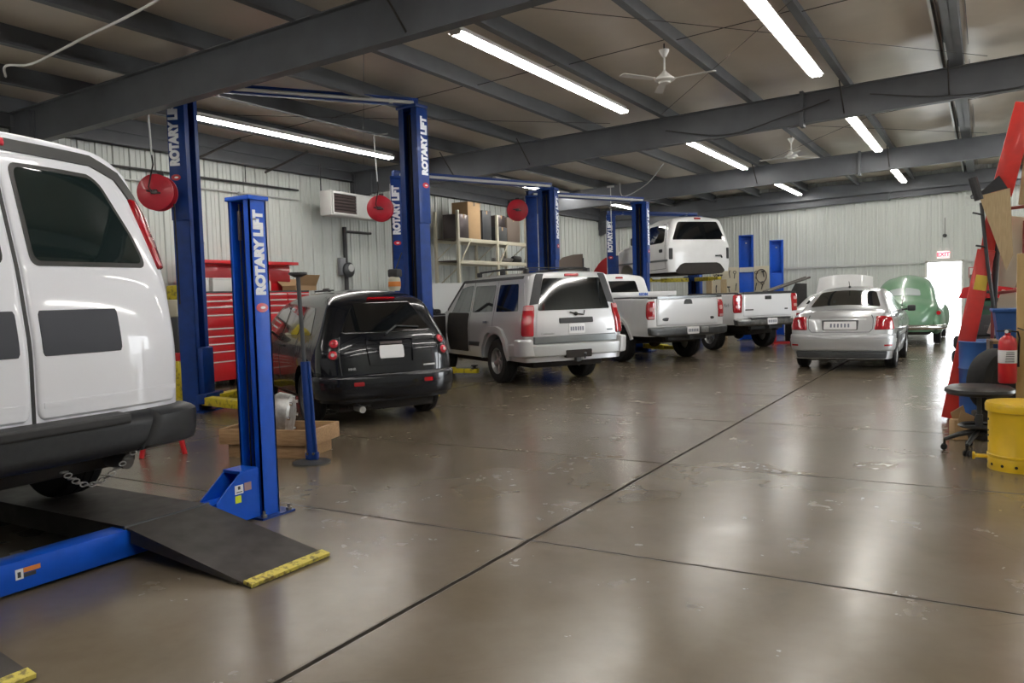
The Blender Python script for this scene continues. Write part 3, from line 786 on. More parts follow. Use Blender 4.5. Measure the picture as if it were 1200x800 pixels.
    for x in (.92, 3.52):
        for s in (-1, 1): add_wheel(t, x, s * .755, .325, .325, .21, n_sp=5, rim='rim_dark', rr=.235)
    for s in (-1, 1):
        mb = MB(); mb.box(2.78, 2.92, s * .98 - .09, s * .98 + .09, 1.06, 1.18, bev=.03); mb.box(2.83, 2.87, *sorted((s * .78, s * .95)), 1.07, 1.10); mb.build('door_mirror', M['black_paint'], t)
    return t
M['rim_dark'] = noisy(mat('rim_dark', (.10, .10, .10), .4, metal=.8), 10, .35, dark=(.03, .03, .03))
M['chrome_dark'] = mat('chrome_dark', (.12, .10, .10), .3, metal=.8)
make_wagon()

# ------------------------------------------------------------------ silver boxy SUV with the driver's door open
def make_suv():
    t = empty('sport_utility_vehicle', (-5.84, 11.86, 0), R(147.5), 'boxy silver SUV with roof rack, front door standing open', 'suv')
    wz = [(.3, .90), (.6, .945), (.95, .945), (1.12, .925), (1.22, .895), (1.80, .765), (1.93, .70)]
    b = Body(4.75, wz, [(0, 1.87), (1.9, 1.89), (2.85, 1.83), (3.5, 1.24), (4.55, 1.10), (4.75, .8)], .42,
             arches=((1.2, .455, .40), (3.86, .455, .40)), rr=.13, rn=3., fr=.3, xr=[(0, .02), (.95, .0), (1.1, .015), (1.88, .14)], edge=.06, crown=.03, back=.9)
    b.shell('body', M['silver_paint'], t); rf = b.plan(); H = (2, 0, .9)
    for s in (-1, 1):
        f = b.side(s)
        panel(f, rpoly([(.36, 1.25), (1.22, 1.24), (1.22, 1.71), (.46, 1.71)], .04), .005, 'side_window', M['glass_dark'], t, hint=H)
        panel(f, rpoly([(1.38, 1.24), (2.24, 1.23), (2.24, 1.71), (1.38, 1.71)], .04), .005, 'side_window', M['glass_dark'], t, hint=H)
        pw = panel(f, rpoly([(2.36, 1.23), (3.22, 1.22), (2.85, 1.70), (2.36, 1.73)], .03), .006, 'side_window', M['glass_mid' if s > 0 else 'glass_dark'], t, hint=H)
        seam(b, f, [(1.30, .93), (1.30, 1.78)], t); seam(b, f, [(2.30, .50), (2.30, 1.78)], t); seam(b, f, [(3.4, .55), (3.4, 1.18)], t)
        # squared wheel-arch flares
        for c in (1.2, 3.86):
            pts = [(c - .56, .44), (c - .45, .74), (c - .30, .90), (c - .15, .935), (c + .2, .935), (c + .36, .86), (c + .50, .64), (c + .55, .44)]
            strip(f, pts, .11, .05, 'fender_flare', M['silver_trim'], t, hint=H)
        panel(f, rrect(1.78, 2.3, .62, .70, .02), .022, 'side_moulding', M['black_plastic'], t, pillow=.01, hint=H)
        strip(f, [(1.45, 1.06), (1.64, 1.06)], .035, .035, 'door_handle', M['chrome'], t, hint=H)
        # taillights wrap the corner
        tl = panel(rf, rpoly([(s * .79, .84), (s * 1.03, .84), (s * 1.03, 1.33), (s * .99, 1.35), (s * .81, 1.35), (s * .79, 1.2)], .03), .022, 'taillight', M['tail_red'], t, pillow=.02, hint=H, nu=10, nv=8)
        panel(rf, rrect(*sorted((s * .82, s * 1.0)), 1.26, 1.33, .015), .026, 'reverse_lamp', M['lamp_pink'], tl, hint=H)
        panel(rf, rpoly([(s * .72, 1.37), (s * .90, 1.35), (s * .84, 1.86), (s * .67, 1.86)], .01), .008, 'rear_pillar_trim', M['black_plastic'], t, hint=H, nu=8)
        panel(f, rpoly([(.10, 1.32), (.32, 1.32), (.40, 1.72), (.24, 1.72)], .02), .006, 'pillar_trim', M['silver_paint'], t, hint=H, nu=6)
        # black strip at the edge of the roof, rack rail and feet
        r = MB(); y = s * .60
        r.tube([(.55, y, 1.91), (.65, y, 1.965), (1.5, y, 1.98), (2.45, y, 1.965), (2.55, y, 1.92)], .017, 8)
        for x in (.60, 1.5, 2.5): r.box(x - .06, x + .06, y - .03, y + .03, 1.88, 1.965, bev=.01)
        r.build('roof_rail', M['black_plastic'], t)
        strip(f, [(.30, 1.815), (2.85, 1.80), (3.45, 1.27)], .05, .006, 'drip_rail', M['black_plastic'], t, hint=H)
    for x in (.85, 1.9):
        mb = MB(); mb.box(x - .03, x + .03, -.60, .60, 1.98, 1.995, bev=.006); mb.build('rack_crossbar', M['black_plastic'], t)
    panel(rf, rpoly([(-.74, 1.255), (.74, 1.255), (.67, 1.785), (-.67, 1.785)], .04), .012, 'rear_window', M['glass_dark'], t, hint=H, nu=16)
    panel(rf, rrect(-.17, .17, 1.81, 1.86, .02), .02, 'brake_lamp', M['tail_red'], t, pillow=.01, hint=H)
    strip(rf, [(-.66, 1.80), (.66, 1.80)], .012, .012, 'glass_trim', M['off_white'], t, hint=H)
    panel(rf, rpoly([(-.74, .84), (.74, .84), (.745, 1.24), (-.745, 1.24)], .03), .008, 'tailgate', M['silver_light'], t, hint=H, nu=16)
    panel(rf, rrect(-.33, .33, 1.035, 1.13, .015), .03, 'latch_bar', M['black_plastic'], t, pillow=.01, hint=H)
    licence(rf, 0, .945, t, off=.022)
    panel(rf, rrect(-.80, .80, .715, .84, .02), .03, 'tailgate_sill', M['dark_silver'], t, pillow=.015, hint=H)
    text('Commander', .05, M['dull_chrome'], frame(rf(.55, .88) + Vector((-.014, 0, 0)), (0, -1, 0), (0, 0, 1)), t, 'badge')
    strip(rf, [(-.60, .905), (-.72, .905)], .02, .012, 'badge', M['dark_grey'], t, hint=H)
    mb = MB()
    panel(rf, rpoly([(-1.42, .50), (-.30, .50), (.30, .50), (1.42, .50), (1.42, .715), (-1.42, .715)], .03), .07, pillow=.03, hint=H, nu=50, nv=10, mb=mb)
    bu = mb.build('bumper', M['silver_trim'], t)
    for s in (-1, 1): panel(rf, rpoly([(s * .80, .51), (s * 1.15, .51), (s * 1.15, .80), (s * .83, .80)], .03), .095, 'bumper_corner', M['silver_light'], bu, pillow=.02, hint=H, nu=14)
    panel(rf, rrect(-.25, .25, .47, .60, .02), .075, 'tow_recess', M['underbody'], bu, hint=H, depth=.0)
    mb = MB(); mb.box(-.06, .3, -.05, .05, .40, .50, bev=.01); mb.box(.1, .18, -.35, .35, .40, .47, bev=.01); mb.sphere((-.05, -.12, .52), .035); mb.tube([(-.05, -.12, .44), (-.05, -.12, .5)], .015); mb.build('tow_hitch', M['dark_grey'], t)
    mb = MB(); p0 = rf(0, 1.19); mb.tube([p0 + Vector((-.03, .0, 0)), p0 + Vector((-.04, -.14, -.02)), p0 + Vector((-.03, -.16, .05))], .012, 6); mb.sphere(p0 + Vector((-.02, 0, 0)), .035); mb.tube([p0 + Vector((-.03, .0, 0)), p0 + Vector((-.03, .12, .03))], .012, 6); mb.build('rear_wiper', M['black_plastic'], t)
    # open front doorway: its shaded inside painted as a dark sheet, a seat side, and the door swung out on its front hinges
    f = b.side(1)
    dw = panel(f, rpoly([(2.36, .50), (3.36, .50), (3.36, 1.22), (2.36, 1.22)], .05), .008, 'doorway_shade_sheet', M['underbody'], t, hint=H)
    mb = MB(); mb.box(2.35, 2.75, .5, .90, .75, .95, bev=.05); mb.build('seat', M['dark_grey'], t)
    d = empty('front_door', (3.38, .945, 0), R(180 - 62)); d.parent = t
    mb = MB(); mb.box(.02, 1.12, -.07, .0, .55, 1.18, bev=.025); mb.build('door_skin', M['silver_paint'], d)
    mb = MB(); mb.box(.06, 1.08, .0, .02, .58, 1.16, bev=.01); mb.box(.2, .8, .0, .07, .82, .88, bev=.015); mb.build('door_lining', M['underbody'], d)
    mb = MB()
    for (a, c) in (((.30, 1.18), (.62, 1.68)), ((.62, 1.68), (1.10, 1.70)), ((1.10, 1.70), (1.10, 1.16)), ((.02, 1.18), (.30, 1.18))):
        mb.tube([(a[0], -.045, a[1]), (c[0], -.045, c[1])], .030, 8)
    mb.build('window_frame', M['black_plastic'], d)
    mb = MB(); mb.box(.08, .22, -.26, -.06, 1.14, 1.30, bev=.04); mb.build('door_mirror', M['black_plastic'], d)
    mb = MB(); mb.box(2.80, 2.94, -1.14, -.95, 1.18, 1.34, bev=.04); mb.build('door_mirror', M['black_plastic'], t)
    underbody(t, .3, 4.4, .68, .30, .55, ((1.2, .39, .75), (3.86, .39, .75)), .05)
    for x in (1.2, 3.86):
        for s in (-1, 1): add_wheel(t, x, s * .80, .385, .385, .25, n_sp=5, rr=.225)
    return t
M['silver_light'] = mat('silver_light', (.60, .60, .61), .35, metal=.25, coat=.5)
M['dark_silver'] = mat('dark_silver', (.20, .215, .22), .35, metal=.4, coat=.5)
make_suv()

# ------------------------------------------------------------------ pickups
def bed(t, b, L, H, top, inner=.78, floor=.84, mt='truck_white', rail='black_plastic'):
    b.shell('bed', M[mt], t)
    mb = MB(); y = inner; x0, x1 = .10, L - .06
    mb.grid([[(x0, -y, top), (x0, -y, floor)], [(x1, -y, top), (x1, -y, floor)]]); mb.grid([[(x0, y, top), (x0, y, floor)], [(x1, y, top), (x1, y, floor)]])
    mb.grid([[(x0, -y, floor), (x0, y, floor)], [(x1, -y, floor), (x1, y, floor)]])
    mb.grid([[(x0, -y, top), (x0, y, top)], [(x0, -y, floor), (x0, y, floor)]]); mb.grid([[(x1, -y, top), (x1, y, top)], [(x1, -y, floor), (x1, y, floor)]])
    mb.build('bed_liner', M['black_plastic'], t)
    mb = MB(); w = interp(b.wz, top) - .005
    for s in (-1, 1): mb.box(.06, L - .04, *sorted((s * y, s * (w - .005))), top - .02, top + .022, bev=.008)
    mb.box(.03, .11, -w + .06, w - .06, top - .02, top + .022, bev=.008); mb.box(L - .1, L - .04, -w + .02, w - .02, top - .02, top + .02)
    mb.build('bed_rail_cap', M[rail], t)

def cab(t, x0, L, zroof, zb, hood, hw=.99, mt='truck_white', roofl=1.75, arch=None, dz=0., silver=False, belt=1.22):
    """cab with bonnet: rear wall at x0; returns the Body in its own frame shifted by x0"""
    wz = [(zb, hw - .04), (zb + .35, hw - .005), (belt - .05, hw - .01), (belt + .02, hw - .045), (zroof - .1, hw - .20), (zroof + .05, hw - .30)]
    b = Body(L, wz, [(0, zroof - .02), (.25, zroof), (roofl, zroof), (roofl + .75, hood + .06), (L - .2, hood - .05), (L, hood - .35)], zb, arches=arch or (),
             rr=.14, rn=3., fr=.35, xr=[(0, 0), (belt, 0), (zroof, .12)], edge=.10, crown=.05, back=.7)
    g = empty('cab', (x0, 0, dz)); g.parent = t
    b.shell('cab_shell', M[mt], g, nz=14)
    return g, b

def make_heavy_pickup():
    t = empty('heavy_duty_pickup', (-5.42, 16.36, 0), R(146.5), 'white heavy-duty pickup with white toolbox across its bed, rear towards the camera', 'pickup truck')
    top = 1.385; L = 2.45
    wz = [(.5, .96), (.7, .995), (1.1, 1.0), (1.3, .985), (1.45, .965)]
    b = Body(L, wz, [(0, top), (L, top)], .58, arches=((1.22, .50, .44),), rr=.09, rn=2.6, fr=.03, xr=[(0, .0), (1.4, .02)], edge=.035, crown=0, back=.5, open_top=True)
    bed(t, b, L, 1.4, top, .80); rf = b.plan(); H = (1.5, 0, 1)
    for s in (-1, 1):
        f = b.side(s)
        pts = [(1.22 + .53 * math.cos(a), .44 + .53 * math.sin(a)) for a in [.12 + (PI - .24) * i / 16 for i in range(17)]]
        strip(f, pts, .07, .035, 'fender_flare', M['truck_white'], t, hint=H)
        tl = panel(rf, rpoly([(s * .83, .93), (s * 1.0, .93), (s * 1.03, 1.0), (s * 1.03, 1.25), (s * .99, 1.32), (s * .83, 1.32)], .035), .022, 'taillight', M['tail_red'], t, pillow=.03, hint=H, nu=8, nv=10)
        panel(rf, rrect(*sorted((s * .86, s * .98)), .95, 1.0, .015), .026, 'reverse_lamp', M['lamp_pink'], tl, hint=H)
        panel(rf, rrect(*sorted((s * .86, s * .95)), 1.10, 1.19, .03), .026, 'bulb_window', M['lamp_pink'], tl, hint=H)
    tg = panel(rf, rpoly([(-.80, .80), (.80, .80), (.80, 1.375), (-.80, 1.375)], .02), .022, 'tailgate', M['tailgate_white'], t, pillow=.03, hint=H, nu=20, nv=14)
    strip(rf, [(-.79, 1.385), (.79, 1.385)], .05, .03, 'tailgate_cap', M['dark_silver'], t, hint=H)
    panel(rf, rpoly([(-.12, 1.235), (.12, 1.235), (.10, 1.32), (.05, 1.345), (-.05, 1.345), (-.10, 1.32)], .02), .032, 'tailgate_handle', M['black_plastic'], tg, pillow=.01, hint=H)
    mb = MB(); mb.lathe([(0, 0), (.085, 0), (.08, .012), (0, .014)], 24, frame(rf(.57, .93) + Vector((-.024, 0, 0)), (0, -1, 0), (0, 0, 1)) @ Matrix.Rotation(PI, 4, 'X') @ Matrix.Diagonal((1.2, .42, 1, 1))); mb.build('badge', M['dark_grey'], tg)
    mb = MB(); mb.lathe([(0, 0), (.06, 0), (.055, .012), (0, .014)], 24, frame(rf(-.63, .93) + Vector((-.024, 0, 0)), (0, -1, 0), (0, 0, 1)) @ Matrix.Rotation(PI, 4, 'X') @ Matrix.Diagonal((1, .5, 1, 1))); mb.build('badge', M['dark_grey'], tg)
    mb = MB()
    panel(rf, rpoly([(-1.0, .60), (-.6, .56), (.6, .56), (1.0, .60), (1.0, .775), (-1.0, .775)], .03), .13, pillow=.05, hint=H, nu=34, nv=12, mb=mb, depth=.03)
    bu = mb.build('bumper', M['bumper_steel'], t)
    licence(rf, -.03, .685, t, off=.14, hint=(1.5, 0, 1)); 
    mb = MB(); mb.box(-.2, -.15, -.38, -.2, .63, .75, bev=.01); mb.build('trailer_socket', M['dull_chrome'], bu)
    mb = MB(); mb.box(-.10, .4, -.05, .05, .50, .60, bev=.01); mb.box(.05, .15, -.5, .5, .48, .57, bev=.01); mb.build('tow_hitch', M['dark_grey'], t)
    c, cb = cab(t, L + .05, 3.55, 1.93, .55, 1.36, arch=((2.55, .50, .44),)); rw = cb.plan()
    panel(rw, rpoly([(-.60, 1.42), (.60, 1.42), (.56, 1.80), (-.56, 1.80)], .06), .008, 'rear_window', M['glass_dark'], c, hint=H)
    panel(rw, rrect(-.13, .13, 1.855, 1.90, .015), .012, 'brake_lamp', M['tail_red'], c, hint=H)
    for s in (-1, 1):
        panel(cb.side(s), rpoly([(.28, 1.30), (1.05, 1.30), (1.05, 1.74), (.34, 1.74)], .05), .005, 'side_window', M['glass_dark'], c, hint=H)
        panel(cb.side(s), rpoly([(1.12, 1.30), (2.15, 1.30), (1.80, 1.74), (1.12, 1.74)], .05), .005, 'side_window', M['glass_dark'], c, hint=H)
        seam(cb, cb.side(s), [(1.08, .6), (1.08, 1.8)], c)
    # aluminium toolbox: rests over the bed rails behind the cab
    tb = empty('truck_toolbox', t.matrix_basis @ Vector((1.86, 0, 1.415)) if False else (0, 0, 0))
    m = Matrix.Translation((-5.42, 16.36, 0)) @ Matrix.Rotation(R(146.5), 4, 'Z')
    p = m @ Vector((1.90, 0, 1.41)); tb.location = p; tb.rotation_euler = (0, 0, R(146.5)); tag(tb, 'white toolbox with blue lettering lying across the pickup bed behind the cab', 'toolbox')
    mb = MB(); mb.box(-.24, .24, -.97, .97, 0, .115, bev=.012); mb.build('lid', M['truck_white'], tb)
    mb = MB(); mb.box(-.225, .225, -.74, .74, -.44, 0, bev=.01); mb.build('chest', M['truck_white'], tb)
    text('REDIM', .085, M['blue_letter'], frame((-.243, -.03, .055), (0, -1, 0), (0, 0, 1)), tb, 'lettering', bold=.004)
    underbody(t, .3, 5.7, .45, .42, .62, ((1.22, .43, .82), (4.95, .43, .82)), .06)
    for x, y in ((1.22, .88), (5.05, .88)):
        for s in (-1, 1): add_wheel(t, x, s * y, .40, .40, .26, style='steel', rim='dull_chrome', rr=.22)
    return t
M['tailgate_white'] = mat('tailgate_white', (.80, .81, .83), .28, coat=.7)
M['bumper_steel'] = noisy(mat('bumper_steel', (.12, .125, .13), .38, metal=.6), 8, .4, dark=(.05, .045, .04))
M['blue_letter'] = mat('blue_letter', (.03, .13, .55), .5)
make_heavy_pickup()

def make_chev():
    t = empty('cabless_pickup', (-4.60, 19.98, 0), R(145), 'white pickup bed with black rail caps on bare chassis, its cab raised above', 'pickup truck')
    top = 1.30; L = 2.0
    wz = [(.5, .94), (.7, .985), (1.1, .99), (1.25, .97), (1.4, .95)]
    b = Body(L, wz, [(0, top), (L, top)], .54, arches=((1.1, .48, .40),), rr=.09, rn=2.6, fr=.03, xr=[(0, .0), (1.4, .02)], edge=.035, crown=0, back=.5, open_top=True)
    bed(t, b, L, 1.3, top, .78); rf = b.plan(); H = (1.2, 0, 1)
    for s in (-1, 1):
        f = b.side(s)
        tl = panel(rf, rpoly([(s * .79, .83), (s * 1.0, .83), (s * 1.02, .88), (s * 1.03, 1.27), (s * .80, 1.29), (s * .765, 1.2)], .03), .022, 'taillight', M['tail_red'], t, pillow=.03, hint=H, nu=8, nv=10)
        panel(rf, rrect(*sorted((s * .84, s * .95)), .95, 1.02, .03), .026, 'bulb_window', M['lamp_pink'], tl, hint=H)
        panel(rf, rrect(*sorted((s * .84, s * .95)), 1.12, 1.2, .03), .026, 'bulb_window', M['lamp_pink'], tl, hint=H)
    tg = panel(rf, rpoly([(-.75, .74), (.75, .74), (.75, 1.285), (-.75, 1.285)], .02), .022, 'tailgate', M['tailgate_white'], t, pillow=.03, hint=H, nu=20, nv=14)
    strip(rf, [(-.75, 1.305), (.75, 1.305)], .06, .03, 'tailgate_cap', M['black_plastic'], t, hint=H)
    panel(rf, rrect(-.105, .105, 1.14, 1.235, .02), .032, 'tailgate_handle', M['black_plastic'], tg, pillow=.01, hint=H)
    strip(rf, [(.46, .90), (.70, .90)], .03, .026, 'badge', M['dark_grey'], tg, hint=H); strip(rf, [(-.52, .90), (-.62, .90)], .035, .026, 'badge', M['dark_grey'], tg, hint=H)
    text('4x4', .13, M['dull_chrome'], frame((.34, .995, 1.02), (-1, 0, 0), (0, 0, 1)), t, 'decal')
    mb = MB(); panel(rf, rpoly([(-1.0, .53), (-.6, .50), (.6, .50), (1.0, .53), (1.0, .70), (-1.0, .70)], .03), .13, pillow=.05, hint=H, nu=34, nv=12, mb=mb, depth=.03)
    bu = mb.build('bumper', M['bumper_chrome'], t)
    panel(rf, rrect(-.62, .62, .665, .71, .01), .14, 'step_pad', M['black_plastic'], bu, pillow=.01, hint=H, depth=.03)
    licence(rf, -.02, .61, t, off=.14, hint=H)
    mb = MB(); mb.box(-.08, .4, -.05, .05, .42, .52, bev=.01); mb.box(.05, .15, -.5, .5, .42, .5, bev=.01); mb.build('tow_hitch', M['dark_grey'], t)
    # bare chassis in front of the bed: rails, crossmembers, engine, radiator support
    mb = MB()
    for s in (-1, 1): mb.box(.15, 5.2, s * .42 - .04, s * .42 + .04, .48, .62, bev=.01)
    for x in (2.2, 2.9, 3.6, 5.1): mb.box(x, x + .1, -.42, .42, .50, .58)
    mb.build('chassis_rail', M['underbody'], t)
    mb = MB(); mb.box(3.7, 4.4, -.3, .3, .5, 1.0, bev=.08); mb.box(3.8, 4.35, -.2, .2, 1.0, 1.12, bev=.04)
    for s in (-1, 1): mb.tube([(3.75, s * .28, .95), (4.35, s * .28, .95)], .06); 
    mb.tube([(3.7, 0, .6), (2.9, 0, .5)], [.2, .1], 14); mb.build('engine', M['cast_alu'], t)
    mb = MB(); mb.box(4.75, 4.82, -.45, .45, .5, 1.05, bev=.02); mb.build('radiator', M['dark_grey'], t)
    underbody(t, .3, 4.7, .40, .40, .56, ((1.1, .38, .8), (4.55, .38, .8)), .055)
    for x in (1.1, 4.55):
        for s in (-1, 1): add_wheel(t, x, s * .82, .37, .37, .25, rim='dull_chrome', n_sp=6, rr=.21)
    for c_ in kids(t):
        if not c_.name.startswith(('wheel', 'underbody', 'chassis', 'engine', 'radiator')): c_.location.z = .11
    # the cab, held up on lift arms
    k = empty('truck_cab', (0, 0, 0), 0, 'white truck cab raised high on lift arms, without its bed', 'truck cab')
    m = Matrix.Translation((-4.60, 19.98, 0)) @ Matrix.Rotation(R(145), 4, 'Z'); k.location = (-6.62, 21.12, 1.47); k.rotation_euler = (0, 0, R(140))
    hw = 1.0
    wz = [(.5, .93), (.9, .985), (1.25, .98), (1.33, .955), (1.85, .80), (2.0, .72)]
    b = Body(3.2, wz, [(0, 1.98), (.2, 2.02), (1.4, 2.02), (2.1, 1.42), (3.0, 1.32), (3.2, 1.0)], .56, arches=((2.45, .47, .40),), rr=.16, rn=2.8, fr=.3, xr=[(0, .0), (1.25, 0), (2.02, .16)], edge=.11, crown=.05, back=.7)
    b.shell('cab_shell', M['truck_white'], k); rf = b.plan(); H = (1.2, 0, 1.2)
    panel(rf, rpoly([(-.86, 1.42), (.86, 1.42), (.76, 1.91), (-.76, 1.91)], .05), .008, 'rear_window', M['glass_dark'], k, hint=H, nu=18)
    panel(rf, rrect(-.13, .13, 1.97, 2.02, .02), .03, 'brake_lamp', M['tail_red'], k, pillow=.02, hint=H)
    for s in (-1, 1):
        panel(rf, rrect(*sorted((s * .83, s * .93)), .90, 1.20, .02), .008, 'pressure_vent', M['black_plastic'], k, hint=H)
        f = b.side(s)
        panel(f, rpoly([(.30, 1.36), (1.62, 1.34), (1.30, 1.84), (.38, 1.86)], .05), .006, 'side_window', M['glass_dark'], k, hint=H)
        seam(b, f, [(.22, .66), (.20, 1.2), (.30, 1.92)], k, .012); seam(b, f, [(1.75, .62), (1.75, 1.33)], k, .012); seam(b, f, [(.22, .66), (1.75, .62)], k, .012)
        panel(f, rrect(.34, .50, 1.10, 1.19, .03), .02, 'door_handle', M['black_plastic'], k, pillow=.01, hint=H)
        strip(f, [(.1, .88), (3.0, .88)], .05, .015, 'side_moulding', M['dark_silver'], k, hint=H)
        mb = MB(); mb.box(1.45, 1.62, *sorted((s * 1.08, s * 1.28)), 1.36, 1.58, bev=.04); mb.tube([(1.6, s * .94, 1.38), (1.54, s * 1.1, 1.42)], .02); mb.build('door_mirror', M['black_plastic'], k)
    panel(rf, rpoly([(-.70, .50), (.70, .50), (.80, .58), (.62, .76), (.50, .80), (-.50, .80), (-.62, .76), (-.80, .58)], .02), .010, 'floor_opening', M['underbody'], k, hint=H, nu=16)
    mb = MB(); mb.tube([rf(-.45, .98) + Vector((-.02, 0, 0)), rf(-.62, .99) + Vector((-.03, 0, 0)), rf(-.66, .93) + Vector((-.02, 0, 0))], .02, 6); mb.build('wiring_stub', M['dark_grey'], k)
    mb = MB(); mb.box(.1, 2.9, -.7, .7, .50, .60, bev=.03); mb.build('floor_pan', M['underbody'], k)
    return t
M['bumper_chrome'] = noisy(mat('bumper_chrome', (.30, .30, .30), .28, metal=.9), 9, .6, dark=(.05, .05, .05))
make_chev()

# ------------------------------------------------------------------ silver sedan
def make_sedan():
    t = empty('silver_sedan', (-2.23, 15.02, 0), R(90.8), 'silver four-door sedan with short roof aerial, parked in the aisle', 'car')
    wz = [(.2, .80), (.45, .85), (.75, .867), (.93, .845), (1.0, .79), (1.38, .60), (1.5, .52)]
    b = Body(4.36, wz, [(0, .93), (.18, 1.03), (.62, 1.06), (1.36, 1.41), (1.75, 1.46), (2.45, 1.45), (2.9, 1.33), (3.45, .98), (4.2, .84), (4.36, .6)], .22,
             arches=((.93, .36, .32), (3.44, .36, .32)), rr=.34, rn=2.9, fr=.6, xr=[(0, .06), (.5, .0), (.62, .0), (.95, .09), (1.1, .11)], edge=.075, crown=.045, back=.6)
    b.shell('body', M['grey_silver'], t, nt=12); rf = b.plan(); H = (2, 0, .7); tp_ = b.roof()
    def rw(u, v): return tp_(v, u)
    panel(rw, rpoly([(-.60, .74), (.60, .74), (.475, 1.31), (-.475, 1.31)], .05), .008, 'rear_window', M['glass_dark'], t, hint=H, nu=22, nv=12)
    panel(rw, rpoly([(-.66, 2.92), (.66, 2.92), (.60, 3.4), (-.60, 3.4)], .05)[::-1] if False else rpoly([(-.52, 2.62), (.52, 2.62), (.62, 3.38), (-.62, 3.38)], .05), .008, 'windscreen', M['glass_dark'], t, hint=H, nu=22, nv=12)
    for s in (-1, 1):
        f = b.side(s)
        panel(f, rpoly([(1.02, 1.04), (1.95, 1.03), (1.95, 1.34), (1.45, 1.36)], .05), .005, 'side_window', M['glass_dark'], t, hint=H)
        panel(f, rpoly([(2.03, 1.03), (3.05, 1.02), (2.60, 1.33), (2.03, 1.34)], .05), .005, 'side_window', M['glass_dark'], t, hint=H)
        strip(f, [(.95, 1.015), (3.1, 1.0)], .02, .010, 'window_trim', M['black_plastic'], t, hint=H)
        seam(b, f, [(1.99, .32), (1.99, 1.38)], t); seam(b, f, [(3.1, .34), (3.1, 1.0)], t); seam(b, f, [(1.35, .5), (1.1, .98)], t); seam(b, f, [(1.4, .32), (3.05, .32)], t)
        strip(f, [(1.35, .60), (3.05, .60)], .05, .014, 'side_moulding', M['silver_trim'], t, hint=H)
        for a in (1.45, 2.25): strip(f, [(a, .86), (a + .15, .86)], .03, .03, 'door_handle', M['grey_silver'], t, hint=H)
        tl = panel(rf, rpoly([(s * .55, .735), (s * .93, .735), (s * .90, .96), (s * .64, .985), (s * .60, .95)], .03), .014, 'taillight', M['tail_red'], t, pillow=.02, hint=H, nu=12, nv=8)
        mb = MB(); mb.box(2.82, 2.96, *sorted((s * .90, s * 1.05)), .98, 1.10, bev=.03); mb.tube([(2.9, s * .80, 1.0), (2.9, s * .92, 1.03)], .02); mb.build('door_mirror', M['black_plastic'], t)
    seam(b, rf, [(-.56, 1.0), (-.53, .76), (-.48, .70), (.48, .70), (.53, .76), (.56, 1.0)], t, .010, 'boot_seam')
    panel(rf, rpoly([(-.29, .735), (.29, .735), (.31, .91), (-.31, .91)], .015), .004, 'licence_recess', M['dark_grey'], t, hint=H, nu=6)
    fr_ = panel(rf, rrect(-.27, .27, .745, .885, .015), .010, 'licence_frame', M['plate_white'], t, hint=H, nu=6)
    licence(rf, 0, .815, t, w=.40, h=.11, off=.016, hint=H)
    mb = MB(); panel(rf, rpoly([(-1.12, .36), (1.12, .36), (1.12, .66), (-1.12, .66)], .04), .025, pillow=.05, hint=H, nu=50, nv=12, mb=mb); bu = mb.build('bumper', M['silver_bumper'], t)
    strip(rf, [(-1.1, .55), (1.1, .55)], .05, .036, 'bumper_strip', M['silver_trim'], bu, hint=H)
    panel(rf, rrect(-.80, .80, .235, .36, .02), .035, 'lower_valance', M['dark_grey'], t, pillow=.02, hint=H, nu=30)
    strip(rf, [(-.86, .47), (-.72, .47)], .03, .03, 'bumper_reflector', M['tail_red'], bu, hint=H); strip(rf, [(.86, .47), (.72, .47)], .03, .03, 'bumper_reflector', M['tail_red'], bu, hint=H)
    mb = MB(); mb.tube([(1.42, 0, 1.50), (1.30, 0, 1.60)], .005, 6); mb.sphere((1.43, 0, 1.495), .025); mb.build('aerial', M['black_plastic'], t)
    underbody(t, .3, 4.0, .6, .17, .4, ((.93, .3, .7), (3.44, .3, .7)))
    for x in (.93, 3.44):
        for s in (-1, 1): add_wheel(t, x, s * .755, .315, .315, .20, n_sp=7, rr=.205)
    return t
M['silver_bumper'] = mat('silver_bumper', (.46, .47, .48), .34, metal=.4, coat=.5)
make_sedan()

